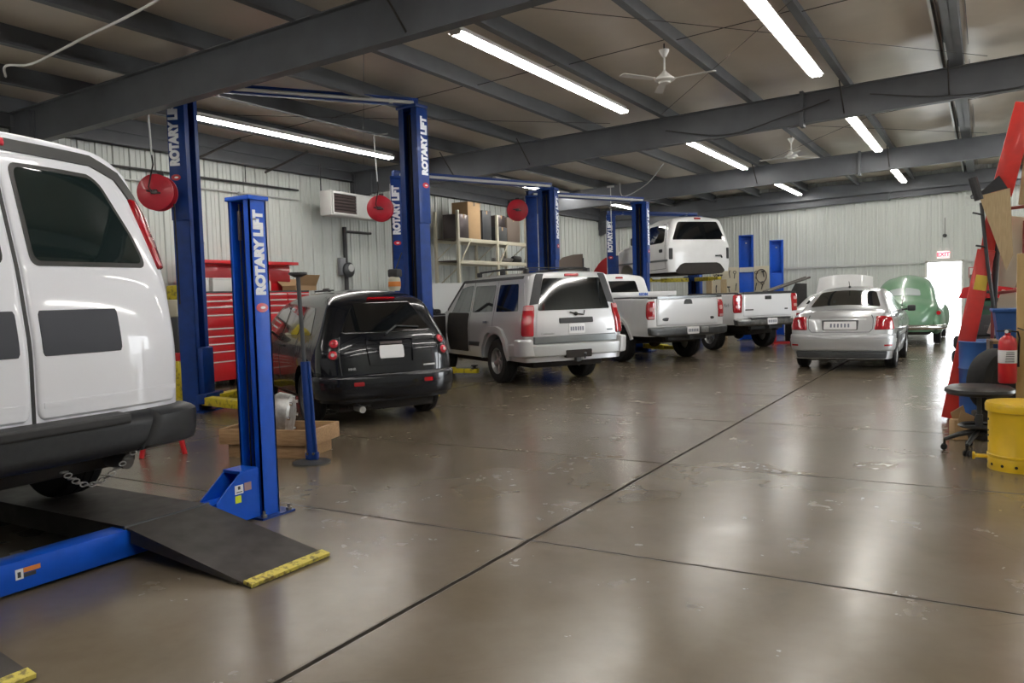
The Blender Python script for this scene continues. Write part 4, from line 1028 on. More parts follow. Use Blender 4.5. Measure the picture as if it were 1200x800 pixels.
# ------------------------------------------------------------------ white sedan with raised bonnet, beyond
def make_white():
    t = empty('white_coupe', (-3.62, 21.7, 0), R(89), 'white car with raised hood showing above the silver sedan roof', 'car')
    wz = [(.2, .80), (.45, .84), (.8, .85), (.95, .82), (1.3, .62), (1.4, .55)]
    b = Body(4.3, wz, [(0, .85), (.2, .98), (.7, 1.0), (1.3, 1.30), (2.3, 1.34), (3.0, .95), (4.1, .80), (4.3, .55)], .24, arches=((.9, .36, .32), (3.4, .36, .32)), rr=.3, rn=2.8, fr=.5, xr=[(0, .05), (.5, 0), (1, .08)], edge=.08, crown=.04, back=.6)
    b.shell('body', M['truck_white'], t); H = (2, 0, .7); tp_ = b.roof()
    panel(lambda u, v: tp_(v, u), rpoly([(-.58, .78), (.58, .78), (.48, 1.26), (-.48, 1.26)], .05), .008, 'rear_window', M['glass_dark'], t, hint=H)
    rf = b.plan()
    for s in (-1, 1):
        panel(b.side(s), rpoly([(1.1, .98), (2.6, .97), (2.2, 1.22), (1.4, 1.24)], .05), .005, 'side_window', M['glass_dark'], t, hint=H)
        panel(rf, rrect(*sorted((s * .5, s * .85)), .68, .85, .03), .014, 'taillight', M['tail_red'], t, hint=H, nu=8, nv=5)
    # hood: a crowned panel hinged at the windscreen base, open
    mb = MB(); P = []; Q = []
    for i in range(11):
        u = i / 10; row = []; q = []
        for j in range(17):
            v = -1 + 2 * j / 16; hw = .80 - .06 * u
            y = v * hw; c = .16 * (1 - abs(v) ** 2.4)
            x = 3.05 + .42 * u; z = .97 + .80 * u + .02 * math.sin(PI * u)
            row.append((x - c * .75, y, z + c * .55)); q.append((x - c * .75 + .03, y, z + c * .55 - .015))
        P.append(row); Q.append(q)
    a = mb.grid(P); c_ = mb.grid(Q)
    ni, nj = 10, 16; loop = [(0, j) for j in range(nj)] + [(i, nj) for i in range(ni)] + [(ni, j) for j in range(nj, 0, -1)] + [(i, 0) for i in range(ni, 0, -1)]
    for k in range(len(loop)):
        p, q = loop[k], loop[(k + 1) % len(loop)]; mb.bm.faces.new((a[p[0]][p[1]], a[q[0]][q[1]], c_[q[0]][q[1]], c_[p[0]][p[1]]))
    mb.build('hood', M['truck_white'], t, merge=False)
    underbody(t, .3, 4.0, .6, .17, .4, ((.9, .3, .7), (3.4, .3, .7)))
    for x in (.9, 3.4):
        for s in (-1, 1): add_wheel(t, x, s * .74, .31, .31, .20)
make_white()

# ------------------------------------------------------------------ green 1950s car
def make_classic():
    t = empty('classic_car', (-1.80, 21.75, 0), R(90), 'faded green rounded classic car with split rear window, by the bright doorway', 'car')
    wz = [(.3, .70), (.6, .80), (.9, .80), (1.1, .72), (1.35, .66), (1.6, .56), (1.78, .44)]
    b = Body(4.8, wz, [(0, .62), (.2, .98), (.72, 1.16), (1.15, 1.53), (1.7, 1.70), (2.5, 1.70), (2.95, 1.58), (3.3, 1.22), (4.4, 1.08), (4.8, .7)], .34,
             arches=((1.0, .38, .36), (3.85, .38, .36)), rr=.6, rn=2.3, fr=.7, xr=[(0, .1), (.5, 0), (2, .0)], edge=.2, crown=.06, back=.6)
    b.shell('body', M['green_paint'], t, nt=12); H = (2, 0, .8); tp_ = b.roof(); rf = b.plan()
    for s in (-1, 1):
        panel(lambda u, v: tp_(v, u), rpoly([(s * .02, .70), (s * .38, .72), (s * .35, .93), (s * .02, .96)], .05), .010, 'rear_window', M['painted_window_light'], t, hint=H)
        # pontoon fenders
        for (x, L_, h) in ((.95, .72, .80), (3.85, .75, .85)):
            mb = MB(); mb.sphere((x, s * .72, .58), 1, (L_, .20, h - .45), 28)
            o = mb.build('fender', M['green_paint'], t, 60)
        f = b.side(s)
        panel(f, rpoly([(1.25, 1.17), (2.05, 1.17), (2.05, 1.45), (1.6, 1.45)], .08), .006, 'side_window', M['glass_dark'], t, hint=H)
        panel(f, rpoly([(2.12, 1.17), (3.0, 1.17), (2.75, 1.45), (2.12, 1.46)], .06), .006, 'side_window', M['glass_dark'], t, hint=H)
        mb = MB(); mb.lathe([(0, 0), (.05, 0), (.045, .05), (0, .06)], 18, frame((.30, s * .80, .80), (0, -1, 0), (0, 0, 1)) @ Matrix.Rotation(PI, 4, 'X')); mb.build('taillight', M['tail_red'], t)
        seam(b, f, [(2.08, .5), (2.08, 1.5)], t)
    mb = MB(); mb.tube([(.45, -.93, .46), (.10, -.85, .46), (-.08, -.55, .46), (-.12, 0, .46), (-.08, .55, .46), (.10, .85, .46), (.45, .93, .46)], .065, 12); mb.build('bumper', M['chrome'], t)
    mb = MB(); mb.box(-.10, .02, -.17, .17, .56, .70, bev=.01); mb.build('licence_plate', M['dark_grey'], t)
    strip(lambda u, v: tp_(v, u), [(0, .20), (0, .68)], .02, .012, 'trunk_trim', M['dark_grey'], t, hint=H)
    mb = MB(); mb.box(-.0, .0 + .01, -.06, .06, .88, .90); mb.tube([(.2, -.08, .98), (.12, 0, .95), (.2, .08, .98)], .012); mb.build('trunk_handle', M['chrome'], t)
    underbody(t, .4, 4.4, .6, .25, .5, ((1.0, .35, .72), (3.85, .35, .72)))
    for x in (1.0, 3.85):
        for s in (-1, 1): add_wheel(t, x, s * .74, .345, .345, .17, style='steel', rim='chrome', rr=.19)
M['painted_window_light'] = mat('painted_window_light', (.45, .50, .50), .25, coat=.3)  # daylight seen through the split rear window, painted as a pale colour
make_classic()
# ================================================================== LIFTS
def logo(mtx, parent, r):
    """the small red oval mark with a white swoosh above the lettering"""
    mb = MB(); mb.lathe([(0, 0), (r, 0), (r, .002), (0, .002)], 24, mtx @ Matrix.Diagonal((1.15, .72, 1, 1))); o = mb.build('emblem', M['reel_red'], parent)
    mb = MB(); mb.lathe([(0, 0), (r * .45, 0), (r * .45, .003), (0, .003)], 16, mtx @ Matrix.Translation((-r * .1, 0, .001)) @ Matrix.Diagonal((1.1, .45, 1, 1))); mb.build('swoosh', M['lettering_white'], o)

# ------------------------------------------------------------------ four-post lift under the van
def four_post():
    t = empty('four_post_lift', (-4.45, 2.25, 0), 0, 'blue four-post car lift with yellow-edged ramps, carrying the white van', 'car lift')
    for sg, Y in ((1, 3.80), (-1, .70)):
        y0 = (Y - 2.25); e = sg
        c = empty('column', (0, y0, 0)); c.parent = t
        mb = MB(); th = .012; D, Wd = .15, .21
        X0, X1 = -.105, .105
        mb.box(X0, X1, *sorted((e * (D - th), e * D)), 0, 2.22); mb.box(X1 - th, X1, *sorted((0, e * D)), 0, 2.22); mb.box(X0, X0 + th, *sorted((0, e * D)), 0, 2.22)
        mb.box(X1 - .055, X1, *sorted((0, e * th)), 0, 2.22); mb.box(X0, X0 + .03, *sorted((0, e * th)), 0, 2.22)
        mb.build('column_channel', M['blue_lift'], c)
        mb = MB(); mb.box(X0 - .015, X1 + .015, *sorted((-e * .015, e * (D + .015))), 2.22, 2.25, bev=.004); mb.build('cap', M['blue_lift'], c)
        mb = MB(); mb.box(X0 - .05, X1 + .05, *sorted((-e * .05, e * (D + .10))), 0, .015); mb.build('base_plate', M['deep_blue'], c)
        mb = MB(); mb.box(-.02, .02, *sorted((e * .05, e * .06)), .05, 2.2); mb.tube([(-.03, e * .03, .3), (-.03, e * .03, 2.2)], .006, 6); mb.build('latch_ladder', M['underbody'], c)
        mb = MB(); mb.tube([(-.03, e * .03, 1.95), (-.03, e * .03, 2.15)], .014, 10); mb.build('cable_end', M['chrome_dark'], c)
        for bx, by in ((X1 + .03, e * .0 - e * .02), (X1 + .03, e * (D + .06))):
            mb = MB(); mb.lathe([(.022, .015), (.022, .035), (.012, .036), (.012, .06), (0, .06)], 6, Matrix.Translation((bx, by, 0))); mb.build('anchor_bolt', M['steel'], c)
        for bx in (X0 + .05,):
            mb = MB(); mb.tube([(bx, e * .06, 2.25), (bx, e * .06, 2.29)], .009, 8); mb.build('cap_bolt', M['steel'], c)
        if sg > 0:
            f = frame((X1 + .001, e * D / 2, 1.855), (0, 0, 1), (0, -1, 0))
            text('ROTARY LIFT', .108, M['lettering_white'], f, c, bold=.0078, xs=.90)
            logo(frame((X1 + .001, e * D / 2, 1.475), (0, 0, 1), (0, -1, 0)) @ Matrix.Rotation(PI / 2, 4, 'Z'), c, .045)
    # rear crossbeam with its taller end brackets
    mb = MB(); mb.box(-.09, .065, -1.5, 1.5, .02, .183, bev=.006); mb.build('crossbeam', M['blue_lift'], t)
    for sg in (1, -1):
        mb = MB(); yy = sg * 1.545
        for x in (.075, -.085):
            mb.prism([(sg * 1.18, .02), (sg * 1.18, .19), (sg * 1.38, .35), (sg * 1.54, .36), (sg * 1.54, .02)], .012, Matrix(((0, 0, 1, x), (1, 0, 0, 0), (0, 1, 0, 0), (0, 0, 0, 1))))
        mb.box(-.085, .085, *sorted((sg * 1.38, sg * 1.54)), .345, .365)
        b = mb.build('end_bracket', M['blue_lift'], t)
        if sg > 0:
            mb = MB(); mb.box(.0875, .090, 1.33, 1.40, .215, .275); mb.build('sticker', M['plate_white'], b)
            mb = MB(); mb.box(.0875, .090, 1.41, 1.47, .225, .28); mb.build('sticker', M['sticker_grey'], b)
            mb = MB(); mb.box(.0875, .090, 1.33, 1.38, .155, .205); mb.build('sticker', M['sticker_yellow'], b)
            mb = MB(); mb.box(.0902, .0905, 1.355, 1.375, .245, .268); mb.box(.0902, .0905, 1.34, 1.39, .225, .231); mb.build('sticker_print', M['dark_grey'], b)
    mb = MB(); mb.box(.066, .068, -.085, -.045, .085, .14); mb.build('sticker', M['plate_white'], t)
    mb = MB(); mb.box(.066, .068, -.043, .045, .115, .14); mb.build('sticker', M['sticker_orange'], t)
    mb = MB(); mb.box(.066, .0682, -.043, .02, .09, .11); mb.box(.0682, .069, -.075, -.058, .095, .125); mb.build('sticker_print', M['dark_grey'], t)
    mb = MB(); mb.box(-4.9, -4.75, -1.5, 1.5, .05, .25, bev=.006); mb.build('crossbeam', M['blue_lift'], t)
    for sg in (1, -1):
        y = sg * .845
        mb = MB(); mb.box(-4.85, .06, y - .29, y + .29, .185, .20); mb.box(-4.85, .06, y - .29, y - .27, .06, .19); mb.box(-4.85, .06, y + .27, y + .29, .06, .19)
        mb.build('runway', M['ramp_plate'], t)
        r = MB(); th = .010
        vs = [(.06, .192), (1.12, .008)]
        r.prism([(.04, .20), (1.12, .014), (1.12, .002), (.04, .185)], .58, Matrix(((1, 0, 0, 0), (0, 0, -1, y + .29), (0, 1, 0, 0), (0, 0, 0, 1))))
        for yy in (y - .28, y + .26): r.prism([(.08, .19), (1.0, .03), (1.0, .002), (.08, .10)], .02, Matrix(((1, 0, 0, 0), (0, 0, -1, yy + .02), (0, 1, 0, 0), (0, 0, 0, 1))))
        rp = r.build('ramp', M['ramp_plate'], t)
        mb = MB(); a = math.atan2(.186, 1.08); mb.box(-.065, .0, y - .29, y + .29, -.008, .012, Matrix.Translation((1.128, 0, .014)) @ Matrix.Rotation(a, 4, 'Y')); mb.build('edge_strip', M['edge_yellow'], rp)
        mb = MB(); mb.tube([(.05, y - .30, .195), (.05, y + .30, .195)], .012, 10); mb.build('hinge', M['dark_grey'], rp)
four_post()

# ------------------------------------------------------------------ two-post lifts
def two_post(A, B, H, label, arms=True, lettered=(1, 1), bar=True, barh=None, ang=((-62, 50), (-98, 130))):
    A = Vector((*A, 0)); B = Vector((*B, 0)); ax = (B - A).normalized(); hd = Vector((-ax.y, ax.x, 0)); mid = (A + B) / 2
    t = empty('two_post_lift', mid, math.atan2(ax.y, ax.x), label, 'car lift'); h = (B - A).length / 2
    # local frame: x along the columns' axis, y = towards the car's front
    for sg in (-1, 1):
        c = empty('column', (sg * h, 0, 0), sg * R(30)); c.parent = t
        e = sg                      # +: outer side
        mb = MB(); D = .24; Wd = .185; th = .014
        mb.box(*sorted((e * .115, e * (.115 + th))), -Wd, Wd, 0, H); mb.box(*sorted((-e * .115, e * .115)), -Wd, -Wd + th, 0, H); mb.box(*sorted((-e * .115, e * .115)), Wd - th, Wd, 0, H)
        mb.box(*sorted((-e * .115, -e * .101)), -Wd, -Wd + .10, 0, H); mb.box(*sorted((-e * .115, -e * .101)), Wd - .10, Wd, 0, H)
        mb.build('column_channel', M['deep_blue'], c)
        mb = MB(); mb.box(*sorted((-e * .12, e * .135)), -Wd - .02, -Wd - .001, H * .60, H - .02, bev=.004); mb.build('column_sleeve', M['deep_blue'], c)
        mb = MB(); mb.box(-.14, .14, -Wd - .03, Wd + .03, H - .01, H + .04, bev=.006); mb.build('cap', M['deep_blue'], c)
        mb = MB(); mb.box(-.24, .24, -.30, .30, 0, .02); mb.build('base_plate', M['deep_blue'], c)
        mb = MB(); mb.tube([(-e * .05, 0, .1), (-e * .05, 0, H - .1)], .02, 8); mb.tube([(-e * .02, .08, .1), (-e * .02, .08, H - .1)], .008, 6); mb.build('lift_cylinder', M['underbody'], c)
        mb = MB(); mb.tube([(e * .14, -Wd + .05, 1.0), (e * .14, -Wd + .05, H - .1)], .012, 6); mb.build('hose_line', M['galv'], c)
        if lettered[(sg + 1) // 2]:
            f = frame((e * .04, -Wd - .0215, H - .60), (0, 0, 1), (-1, 0, 0))
            text('ROTARY LIFT', .175, M['lettering_white'], f, c, bold=.0125, xs=.86)
            logo(frame((e * .04, -Wd - .0215, H - 1.21), (0, 0, 1), (-1, 0, 0)) @ Matrix.Rotation(PI / 2, 4, 'Z'), c, .06)
        # carriage and arms
        zc = arms if isinstance(arms, float) else .16
        mb = MB(); mb.box(*sorted((-e * .19, -e * .06)), -.16, .16, zc, zc + .75, bev=.01); mb.box(*sorted((-e * .27, -e * .12)), -.26, .26, zc - .04, zc + .10, bev=.01)
        mb.build('carriage', M['deep_blue'], c)
        if arms:
            for k in (-1, 1):
                a = math.atan2(k * .78, -e * .62)
                if not isinstance(arms, float): a = R(ang[(sg + 1) // 2][(k + 1) // 2]) - sg * R(30)
                mb = MB(); mt = Matrix.Translation((-e * .20, k * .14, zc)) @ Matrix.Rotation(a, 4, 'Z')
                mb.box(0, .85, -.085, .085, -.06, .06, mt, .012); mb.box(.7, 1.35, -.06, .06, -.04, .04, mt, .008)
                am = mb.build('lift_arm', M['lift_yellow'], c)
                mb = MB(); mb.lathe([(.06, .03), (.06, .05), (.03, .05), (.03, .085), (.065, .09), (.065, .105), (0, .105)], 18, mt @ Matrix.Translation((1.28, 0, 0))); mb.build('arm_pad', M['rubber'], am)
    if bar:
        zb = barh or H
        mb = MB(); mb.box(-h - .1, h + .1, -.05, .05, zb + .04, zb + .16, bev=.008); mb.box(-h - .1, h + .1, -.065, .065, zb + .145, zb + .16)
        mb.build('top_beam', M['deep_blue'], t)
        mb = MB(); mb.tube([(-h, -.10, zb + .08), (h, -.10, zb + .08)], .028, 8); mb.build('shutoff_bar', M['galv'] if not isinstance(arms, float) else M['deep_blue'], t)
        for sx in (-h + .35, h - .35): mb = MB(); mb.box(sx - .03, sx + .03, -.11, -.04, zb + .05, zb + .11); mb.build('bar_bracket', M['galv'], t)
    return t
two_post((-9.72, 7.41), (-7.80, 10.16), 4.50, 'tall blue two-post lift around the black wagon, nearest of its kind')
two_post((-9.59, 11.98), (-8.20, 15.38), 3.78, 'blue two-post lift around the silver SUV')
two_post((-9.05, 16.16), (-7.58, 19.2), 3.76, 'blue two-post lift around the pickup with the toolbox', lettered=(0, 1))
two_post((-9.46, 21.67), (-7.75, 24.1), 3.76, 'blue two-post lift holding the raised white truck cab', arms=1.86)

def short_post(x, y, H, label, a):
    t = empty('lift_column', (x, y, 0), R(a), label, 'lift column', )
    mb = MB(); w = .21
    mb.box(-w, w, .10, .114, 0, H); mb.box(-w, -w + .014, -.11, .11, 0, H); mb.box(w - .014, w, -.11, .11, 0, H); mb.box(-w, -w + .06, -.11, -.096, 0, H); mb.box(w - .06, w, -.11, -.096, 0, H)
    mb.build('column_channel', M['blue_lift'], t)
    mb = MB(); mb.box(-w, w, -.115, .115, H, H + .03); mb.build('cap', M['blue_lift'], t)
    mb = MB(); mb.box(-w + .05, w - .05, .05, .08, H - .95, H - .12, bev=.01); mb.build('cover_plate', M['blue_lift'], t)
    mb = MB(); mb.lathe([(0, 0), (.025, 0), (.02, .01), (0, .012)], 12, frame((0, .049, H - .2), (1, 0, 0), (0, 0, 1))); mb.build('bolt', M['off_white'], t)
    mb = MB(); mb.box(-w + .01, w - .01, -.09, .05, 1.2, 2.0, bev=.02); mb.build('carriage', M['blue_lift'], t)
    mb = MB(); mb.box(-.28, .28, -.2, .2, 0, .02); mb.build('base_plate', M['deep_blue'], t)
    return t
c = short_post(-6.12, 23.9, 3.08, 'short blue lift column with a pale band, left one by the far wall', 14)
mb = MB(); mb.box(-.2, .2, -.13, -.112, 2.02, 2.16); mb.build('warning_label', M['galv'], c)
short_post(-5.80, 26.4, 3.03, 'short blue lift column, right one by the far wall', 14)
# ================================================================== EQUIPMENT AND CLUTTER
def simple(name, mb, m, label, cat, group=None, **k): return tag(mb.build(name, M[m] if isinstance(m, str) else m, **k), label, cat, group)

# wooden crate with a gearbox on it
def crate():
    c = Vector((-6.10, 5.60, 0)); a = R(16)
    t = empty('wooden_crate', c, a, 'low wooden plank crate on the floor behind the blue lift column', 'crate')
    for k, (z0, z1, hx, hy) in enumerate(((.0, .13, .42, .25), (.13, .28, .50, .28))):
        for s in (-1, 1):
            mb = MB(); mb.box(-hx, hx, s * hy - .02, s * hy + .02, z0, z1, bev=.004); mb.build('plank', M['wood'], t)
            mb = MB(); mb.box(s * hx - .02, s * hx + .02, -hy + .02, hy - .02, z0, z1, bev=.004); mb.build('plank', M['wood'], t)
    mb = MB(); mb.box(-.45, .45, -.24, .24, .12, .14); mb.build('floor_board', M['wood'], t)
    g = empty('gearbox', (c.x - .12, c.y - .0, .14), R(30), 'cast metal gearbox standing in the wooden crate', 'gearbox')
    mb = MB(); mb.lathe([(.0, 0), (.19, .0), (.23, .03), (.235, .20), (.20, .26), (.17, .34), (.15, .42), (.10, .46), (0, .46)], 28, Matrix.Translation((.10, 0, .26)) @ Matrix.Rotation(-PI / 2 * .9, 4, 'Y') @ Matrix.Translation((0, 0, -.2))); mb.build('bell_housing', M['cast_alu'], g)
    mb = MB(); mb.box(-.42, -.10, -.14, .12, .0, .30, bev=.05); mb.box(-.3, -.1, -.2, .18, .05, .22, bev=.04); mb.build('case', M['steel'], g)
    mb = MB(); mb.lathe([(0, 0), (.06, 0), (.06, .18), (0, .18)], 18, Matrix.Translation((-.2, .1, .30))); mb.lathe([(0, 0), (.045, 0), (.045, .3), (0, .3)], 16, Matrix.Translation((.1, .28, .05)) @ Matrix.Rotation(.5, 4, 'X')); mb.build('oil_pan', M['underbody'], g)
    for k in range(8):
        a_ = 2 * PI * k / 8; p = Matrix.Translation((.10, 0, .26)) @ Matrix.Rotation(-PI / 2 * .9, 4, 'Y')
        mb = MB(); mb.lathe([(0, -.225), (.018, -.225), (.018, -.19), (0, -.19)], 8, p @ Matrix.Translation((math.cos(a_) * .21, math.sin(a_) * .21, 0))); mb.build('bolt', M['chrome'], g)
crate()

for g_ in [o for o in bpy.data.objects if o.name.startswith('gearbox')]: g_.scale = (.72, .72, .95)
# telescoping under-hoist stand
t = empty('jack_stand', (-5.44, 5.36, 0), R(20), 'tall blue and grey under-hoist jack stand on a round base', 'jack stand')
mb = MB(); mb.lathe([(0, 0), (.175, 0), (.175, .012), (.05, .03), (0, .03)], 32); mb.build('base', M['dark_grey'], t)
mb = MB(); mb.tube([(0, 0, .02), (-.045, .03, .95)], .036, 12); mb.tube([(.05, 0, .02), (.0, .03, .95)], .016, 8); mb.box(-.05, .07, -.03, .03, .03, .10, bev=.01); mb.build('outer_tube', M['deep_blue'], t)
mb = MB(); mb.tube([(-.045, .03, .95), (-.08, .05, 1.76)], .020, 10); mb.build('screw', M['dark_grey'], t)
mb = MB(); mb.lathe([(0, 1.74), (.03, 1.74), (.085, 1.765), (.085, 1.785), (0, 1.785)], 24, Matrix.Translation((-.08, .05, 0))); mb.build('saddle', M['black_plastic'], t)
for s in (-1, 1): mb = MB(); mb.lathe([(0, 0), (.013, 0), (.013, .015), (0, .015)], 8, Matrix.Translation((s * .03 + .01, -.03, .09)) @ Matrix.Rotation(PI / 2, 4, 'X')); mb.build('bolt', M['chrome'], t)

# red step stool behind the van
t = empty('step_stool', (-7.35, 5.15, 0), R(-35), 'low red metal stool behind the van bumper', 'stool')
mb = MB(); mb.box(-.30, .30, -.18, .18, .31, .345, bev=.01); mb.build('seat', M['red_paint'], t)
for sx in (-1, 1):
    for sy in (-1, 1):
        mb = MB(); mb.tube([(sx * .24, sy * .14, .32), (sx * .29, sy * .20, 0)], .026, 8); mb.build('leg', M['red_paint'], t)
mb = MB(); mb.tube([(-.27, -.17, .12), (.27, -.17, .12)], .012, 8); mb.tube([(-.27, .17, .12), (.27, .17, .12)], .012, 8); mb.build('stretcher', M['red_paint'], t)

# big red roller tool cabinet with lid up, against the left wall
def toolchest():
    t = empty('tool_chest', (-12.1, 10.46, 0), 0, 'large red roller tool chest with chrome drawer pulls and open lid, by the left wall', 'tool chest')
    w = 1.32
    mb = MB(); mb.box(-.28, .28, -w, w, .14, 1.72, bev=.01); mb.build('cabinet', M['red_paint'], t)
    rows = [(.32, .60), (.62, .78), (.80, .92), (.94, 1.06), (1.08, 1.20), (1.22, 1.44), (1.46, 1.58), (1.60, 1.69), (1.71, 1.80)]
    for y0, y1 in ((-w + .03, -.32), (-.28, .70), (.74, w - .03)):
        for z0, z1 in rows:
            mb = MB(); mb.box(.278, .292, y0, y1, z0 - .1, z1 - .1 - .006, bev=.003); d = mb.build('drawer', M['red_paint'], t)
            mb = MB(); mb.box(.290, .304, y0, y1, z1 - .128, z1 - .106, bev=.003); mb.build('drawer_pull', M['off_white'], d)
    mb = MB(); mb.box(-.28, .28, -w, w, 1.72, 1.75); mb.build('tray', M['dark_grey'], t)
    mb = MB(); mb.box(-.27, -.24, -w, w, 1.75, 2.33, bev=.005); mb.box(-.27, .02, -w, w, 2.27, 2.33, bev=.005); l = mb.build('lid', M['red_paint'], t)
    mb = MB(); mb.box(-.235, -.215, -w + .18, -w + .42, 2.08, 2.14); mb.build('badge', M['chrome'], l)
    for y in (-w + .15, -.3, .3, w - .15):
        for x in (-.2, .2):
            mb = MB(); mb.lathe([(0, -.02), (.06, -.02), (.065, 0), (.06, .02), (0, .02)], 16, Matrix.Translation((x, y, .065)), 'Y'); mb.box(x - .02, x + .02, y - .035, y + .035, .09, .14); mb.build('caster', M['rubber'], t)
    for (y, dy, h, m, nm, lb) in ((-1.22, .20, .24, 'off_white', 'parts_box', 'white box on top of the red tool chest, left of the gap'), (-.72, .22, .24, 'off_white', 'parts_box', 'white box on top of the red tool chest, seen beside the lift column'), (.45, .10, .28, 'off_white', 'spray_bottle', 'white bottle standing on the red tool chest')):
        if nm == 'parts_box':
            g = empty(nm, (-12.0, 10.42 + y, 1.75), 0, lb, 'box'); mb = MB(); mb.box(-.14, .14, -dy, dy, 0, h, bev=.006); mb.build('carton', M[m], g); mb = MB(); mb.box(-.145, .145, -dy - .005, dy + .005, h - .035, h + .004, bev=.004); mb.build('lid', M[m], g)
        else:
            g = empty(nm, (-12.0, 10.42 + y, 1.75), 0, lb, 'bottle'); mb = MB(); mb.lathe([(0, 0), (.05, 0), (.055, .02), (.055, .18), (.02, .23), (.018, .26), (0, .10)], 18); mb.build('bottle_body', M[m], g); mb = MB(); mb.box(-.02, .06, -.02, .02, .26, .31, bev=.008); mb.build('nozzle', M['red_paint'], g)
    g = empty('cardboard_box', (-12.05, 11.75, 1.75), R(3), 'open tan cardboard box on the tool chest above the black wagon', 'box')
    mb = MB(); mb.box(-.18, .18, -.30, .30, 0, .006); mb.box(-.18, -.174, -.30, .30, 0, .10); mb.box(.174, .18, -.30, .30, 0, .10); mb.box(-.18, .18, -.30, -.294, 0, .10); mb.box(-.18, .18, .294, .30, 0, .10); mb.build('carton', M['cardboard'], g)
    for s, a in ((-1, .9), (1, .5)):
        mb = MB(); mb.box(0, .24, -.30, .30, 0, .006, Matrix.Translation((s * .177, 0, .10)) @ Matrix.Rotation(-(PI / 2 - a) if s > 0 else -(PI / 2 + a), 4, 'Y')); mb.build('flap', M['cardboard'], g)
toolchest()
# second red cabinet part showing behind the van edge, yellow-capped press
def side_cart():
    t = empty('diagnostic_cart', (-11.9, 8.75, 0), R(10), 'dark tool cart with yellow instrument on top, between van and first lift column', 'cart')
    mb = MB(); mb.box(-.22, .22, -.25, .25, .12, .72, bev=.01); mb.build('cabinet', M['red_paint'], t)
    for k in range(4): mb = MB(); mb.box(.22, .235, -.23, .23, .18 + k * .13, .29 + k * .13, bev=.003); d = mb.build('drawer', M['red_paint'], t); mb = MB(); mb.box(.235, .245, -.2, .2, .26 + k * .13, .28 + k * .13); mb.build('drawer_pull', M['off_white'], d)
    mb = MB(); mb.box(-.2, .2, -.22, .22, .72, 1.32, bev=.02); mb.build('pump_housing', M['dark_grey'], t)
    mb = MB(); mb.box(-.18, .2, -.2, .2, 1.32, 1.62, bev=.04); mb.build('head', M['beige_steel'], t)
    mb = MB(); mb.box(-.1, .2, -.12, .12, 1.62, 1.86, bev=.02); mb.build('instrument', M['lift_yellow'], t)
    mb = MB(); mb.tube([(.1, .1, 1.4), (.3, .2, 1.9), (.35, .35, 2.6)], .012, 6); mb.build('cable', M['galv'], t)
    for x in (-.16, .16):
        for y in (-.18, .18): mb = MB(); mb.lathe([(0, -.02), (.06, -.02), (.06, .02), (0, .02)], 14, Matrix.Translation((x, y, .06)), 'Y'); mb.build('caster', M['rubber'], t)
side_cart()
t = empty('floor_drain_pan', (-11.2, 8.2, 0), R(20), 'yellow upright bracket on the floor beside the first lift column', 'stand')
mb = MB(); mb.box(-.04, .04, -.06, .06, .0, .62, bev=.01); mb.box(-.15, .15, -.12, .12, 0, .03); mb.build('upright', M['lift_yellow'], t); t.name = 'yellow_stand'

# hose reels on hanging hoses
def reel(x, y, z, r, label, ang, hang=True, host=None):
    t = empty('hose_reel', (x, y, z), ang, label, 'hose reel')
    mb = MB(); mb.lathe([(.0, -.10), (r * .9, -.10), (r, -.085), (r, -.07), (r * .5, -.06), (r * .45, .06), (r, .07), (r, .085), (r * .92, .10), (r * .8, .085), (r * .6, .10), (.06, .10), (0, .10)], 40, None, 'Y'); mb.build('spool', M['reel_red'], t)
    mb = MB(); mb.box(-.045, .045, -.135, -.11, -.03, .03, bev=.01)
    mb.tube([(-.1, -.115, .02), (.08, -.12, -.02)], .012, 8); mb.tube([(0, -.11, 0), (0, .25, 0)], .025, 10); mb.build('axle', M['chrome_dark'], t)
    mb = MB(); mb.box(-.04, .04, .12, .14, -.06, r + .06); mb.box(-.04, .04, .12, .42, -.06, -.02, bev=.004); mb.build('bracket', M['dark_grey'], t)
    mb = MB()
    for k in range(5): 
        pts = [(math.cos(a) * (r * .62 + .02 * (k % 2)), -.05 + .024 * k, math.sin(a) * (r * .62 + .02 * (k % 2))) for a in [2 * PI * i / 24 for i in range(25)]]; mb.tube(pts, .012, 6)
    mb.build('hose', M['rubber'], t)
    if hang:
        mb = MB(); top = purl_z(x) - z
        mb.tube([(-.02, -.13, 0), (-.06, -.14, .06), (-.03, -.12, .22), (0.0, -.1, .36), (-.02, -.08, .5)], .010, 6); mb.build('inlet_hose', M['rubber'], t)
        mb = MB(); mb.tube([(-.02, -.08, .48), (-.06, -.05, top - .05), (.2, -.05, top - .02)], .013, 6); mb.build('air_pipe', M['galv'], t)
    mb = MB(); mb.tube([(r * .8, .05, -r * .6), (r * .82, .05, -.9), (r * .8, .06, -1.5)], .011, 6); mb.build('drop_hose', M['rubber'], t)
    return t
reel(-9.55, 6.82, 3.03, .24, 'red hose reel beside the nearest lift column, above the van', R(33))
reel(-9.55, 11.40, 3.18, .235, 'red hose reel hanging in front of the white wall heater', R(30))
reel(-9.0, 15.45, 3.42, .235, 'red hose reel by the third lift, above the shelving', R(30), hang=False)

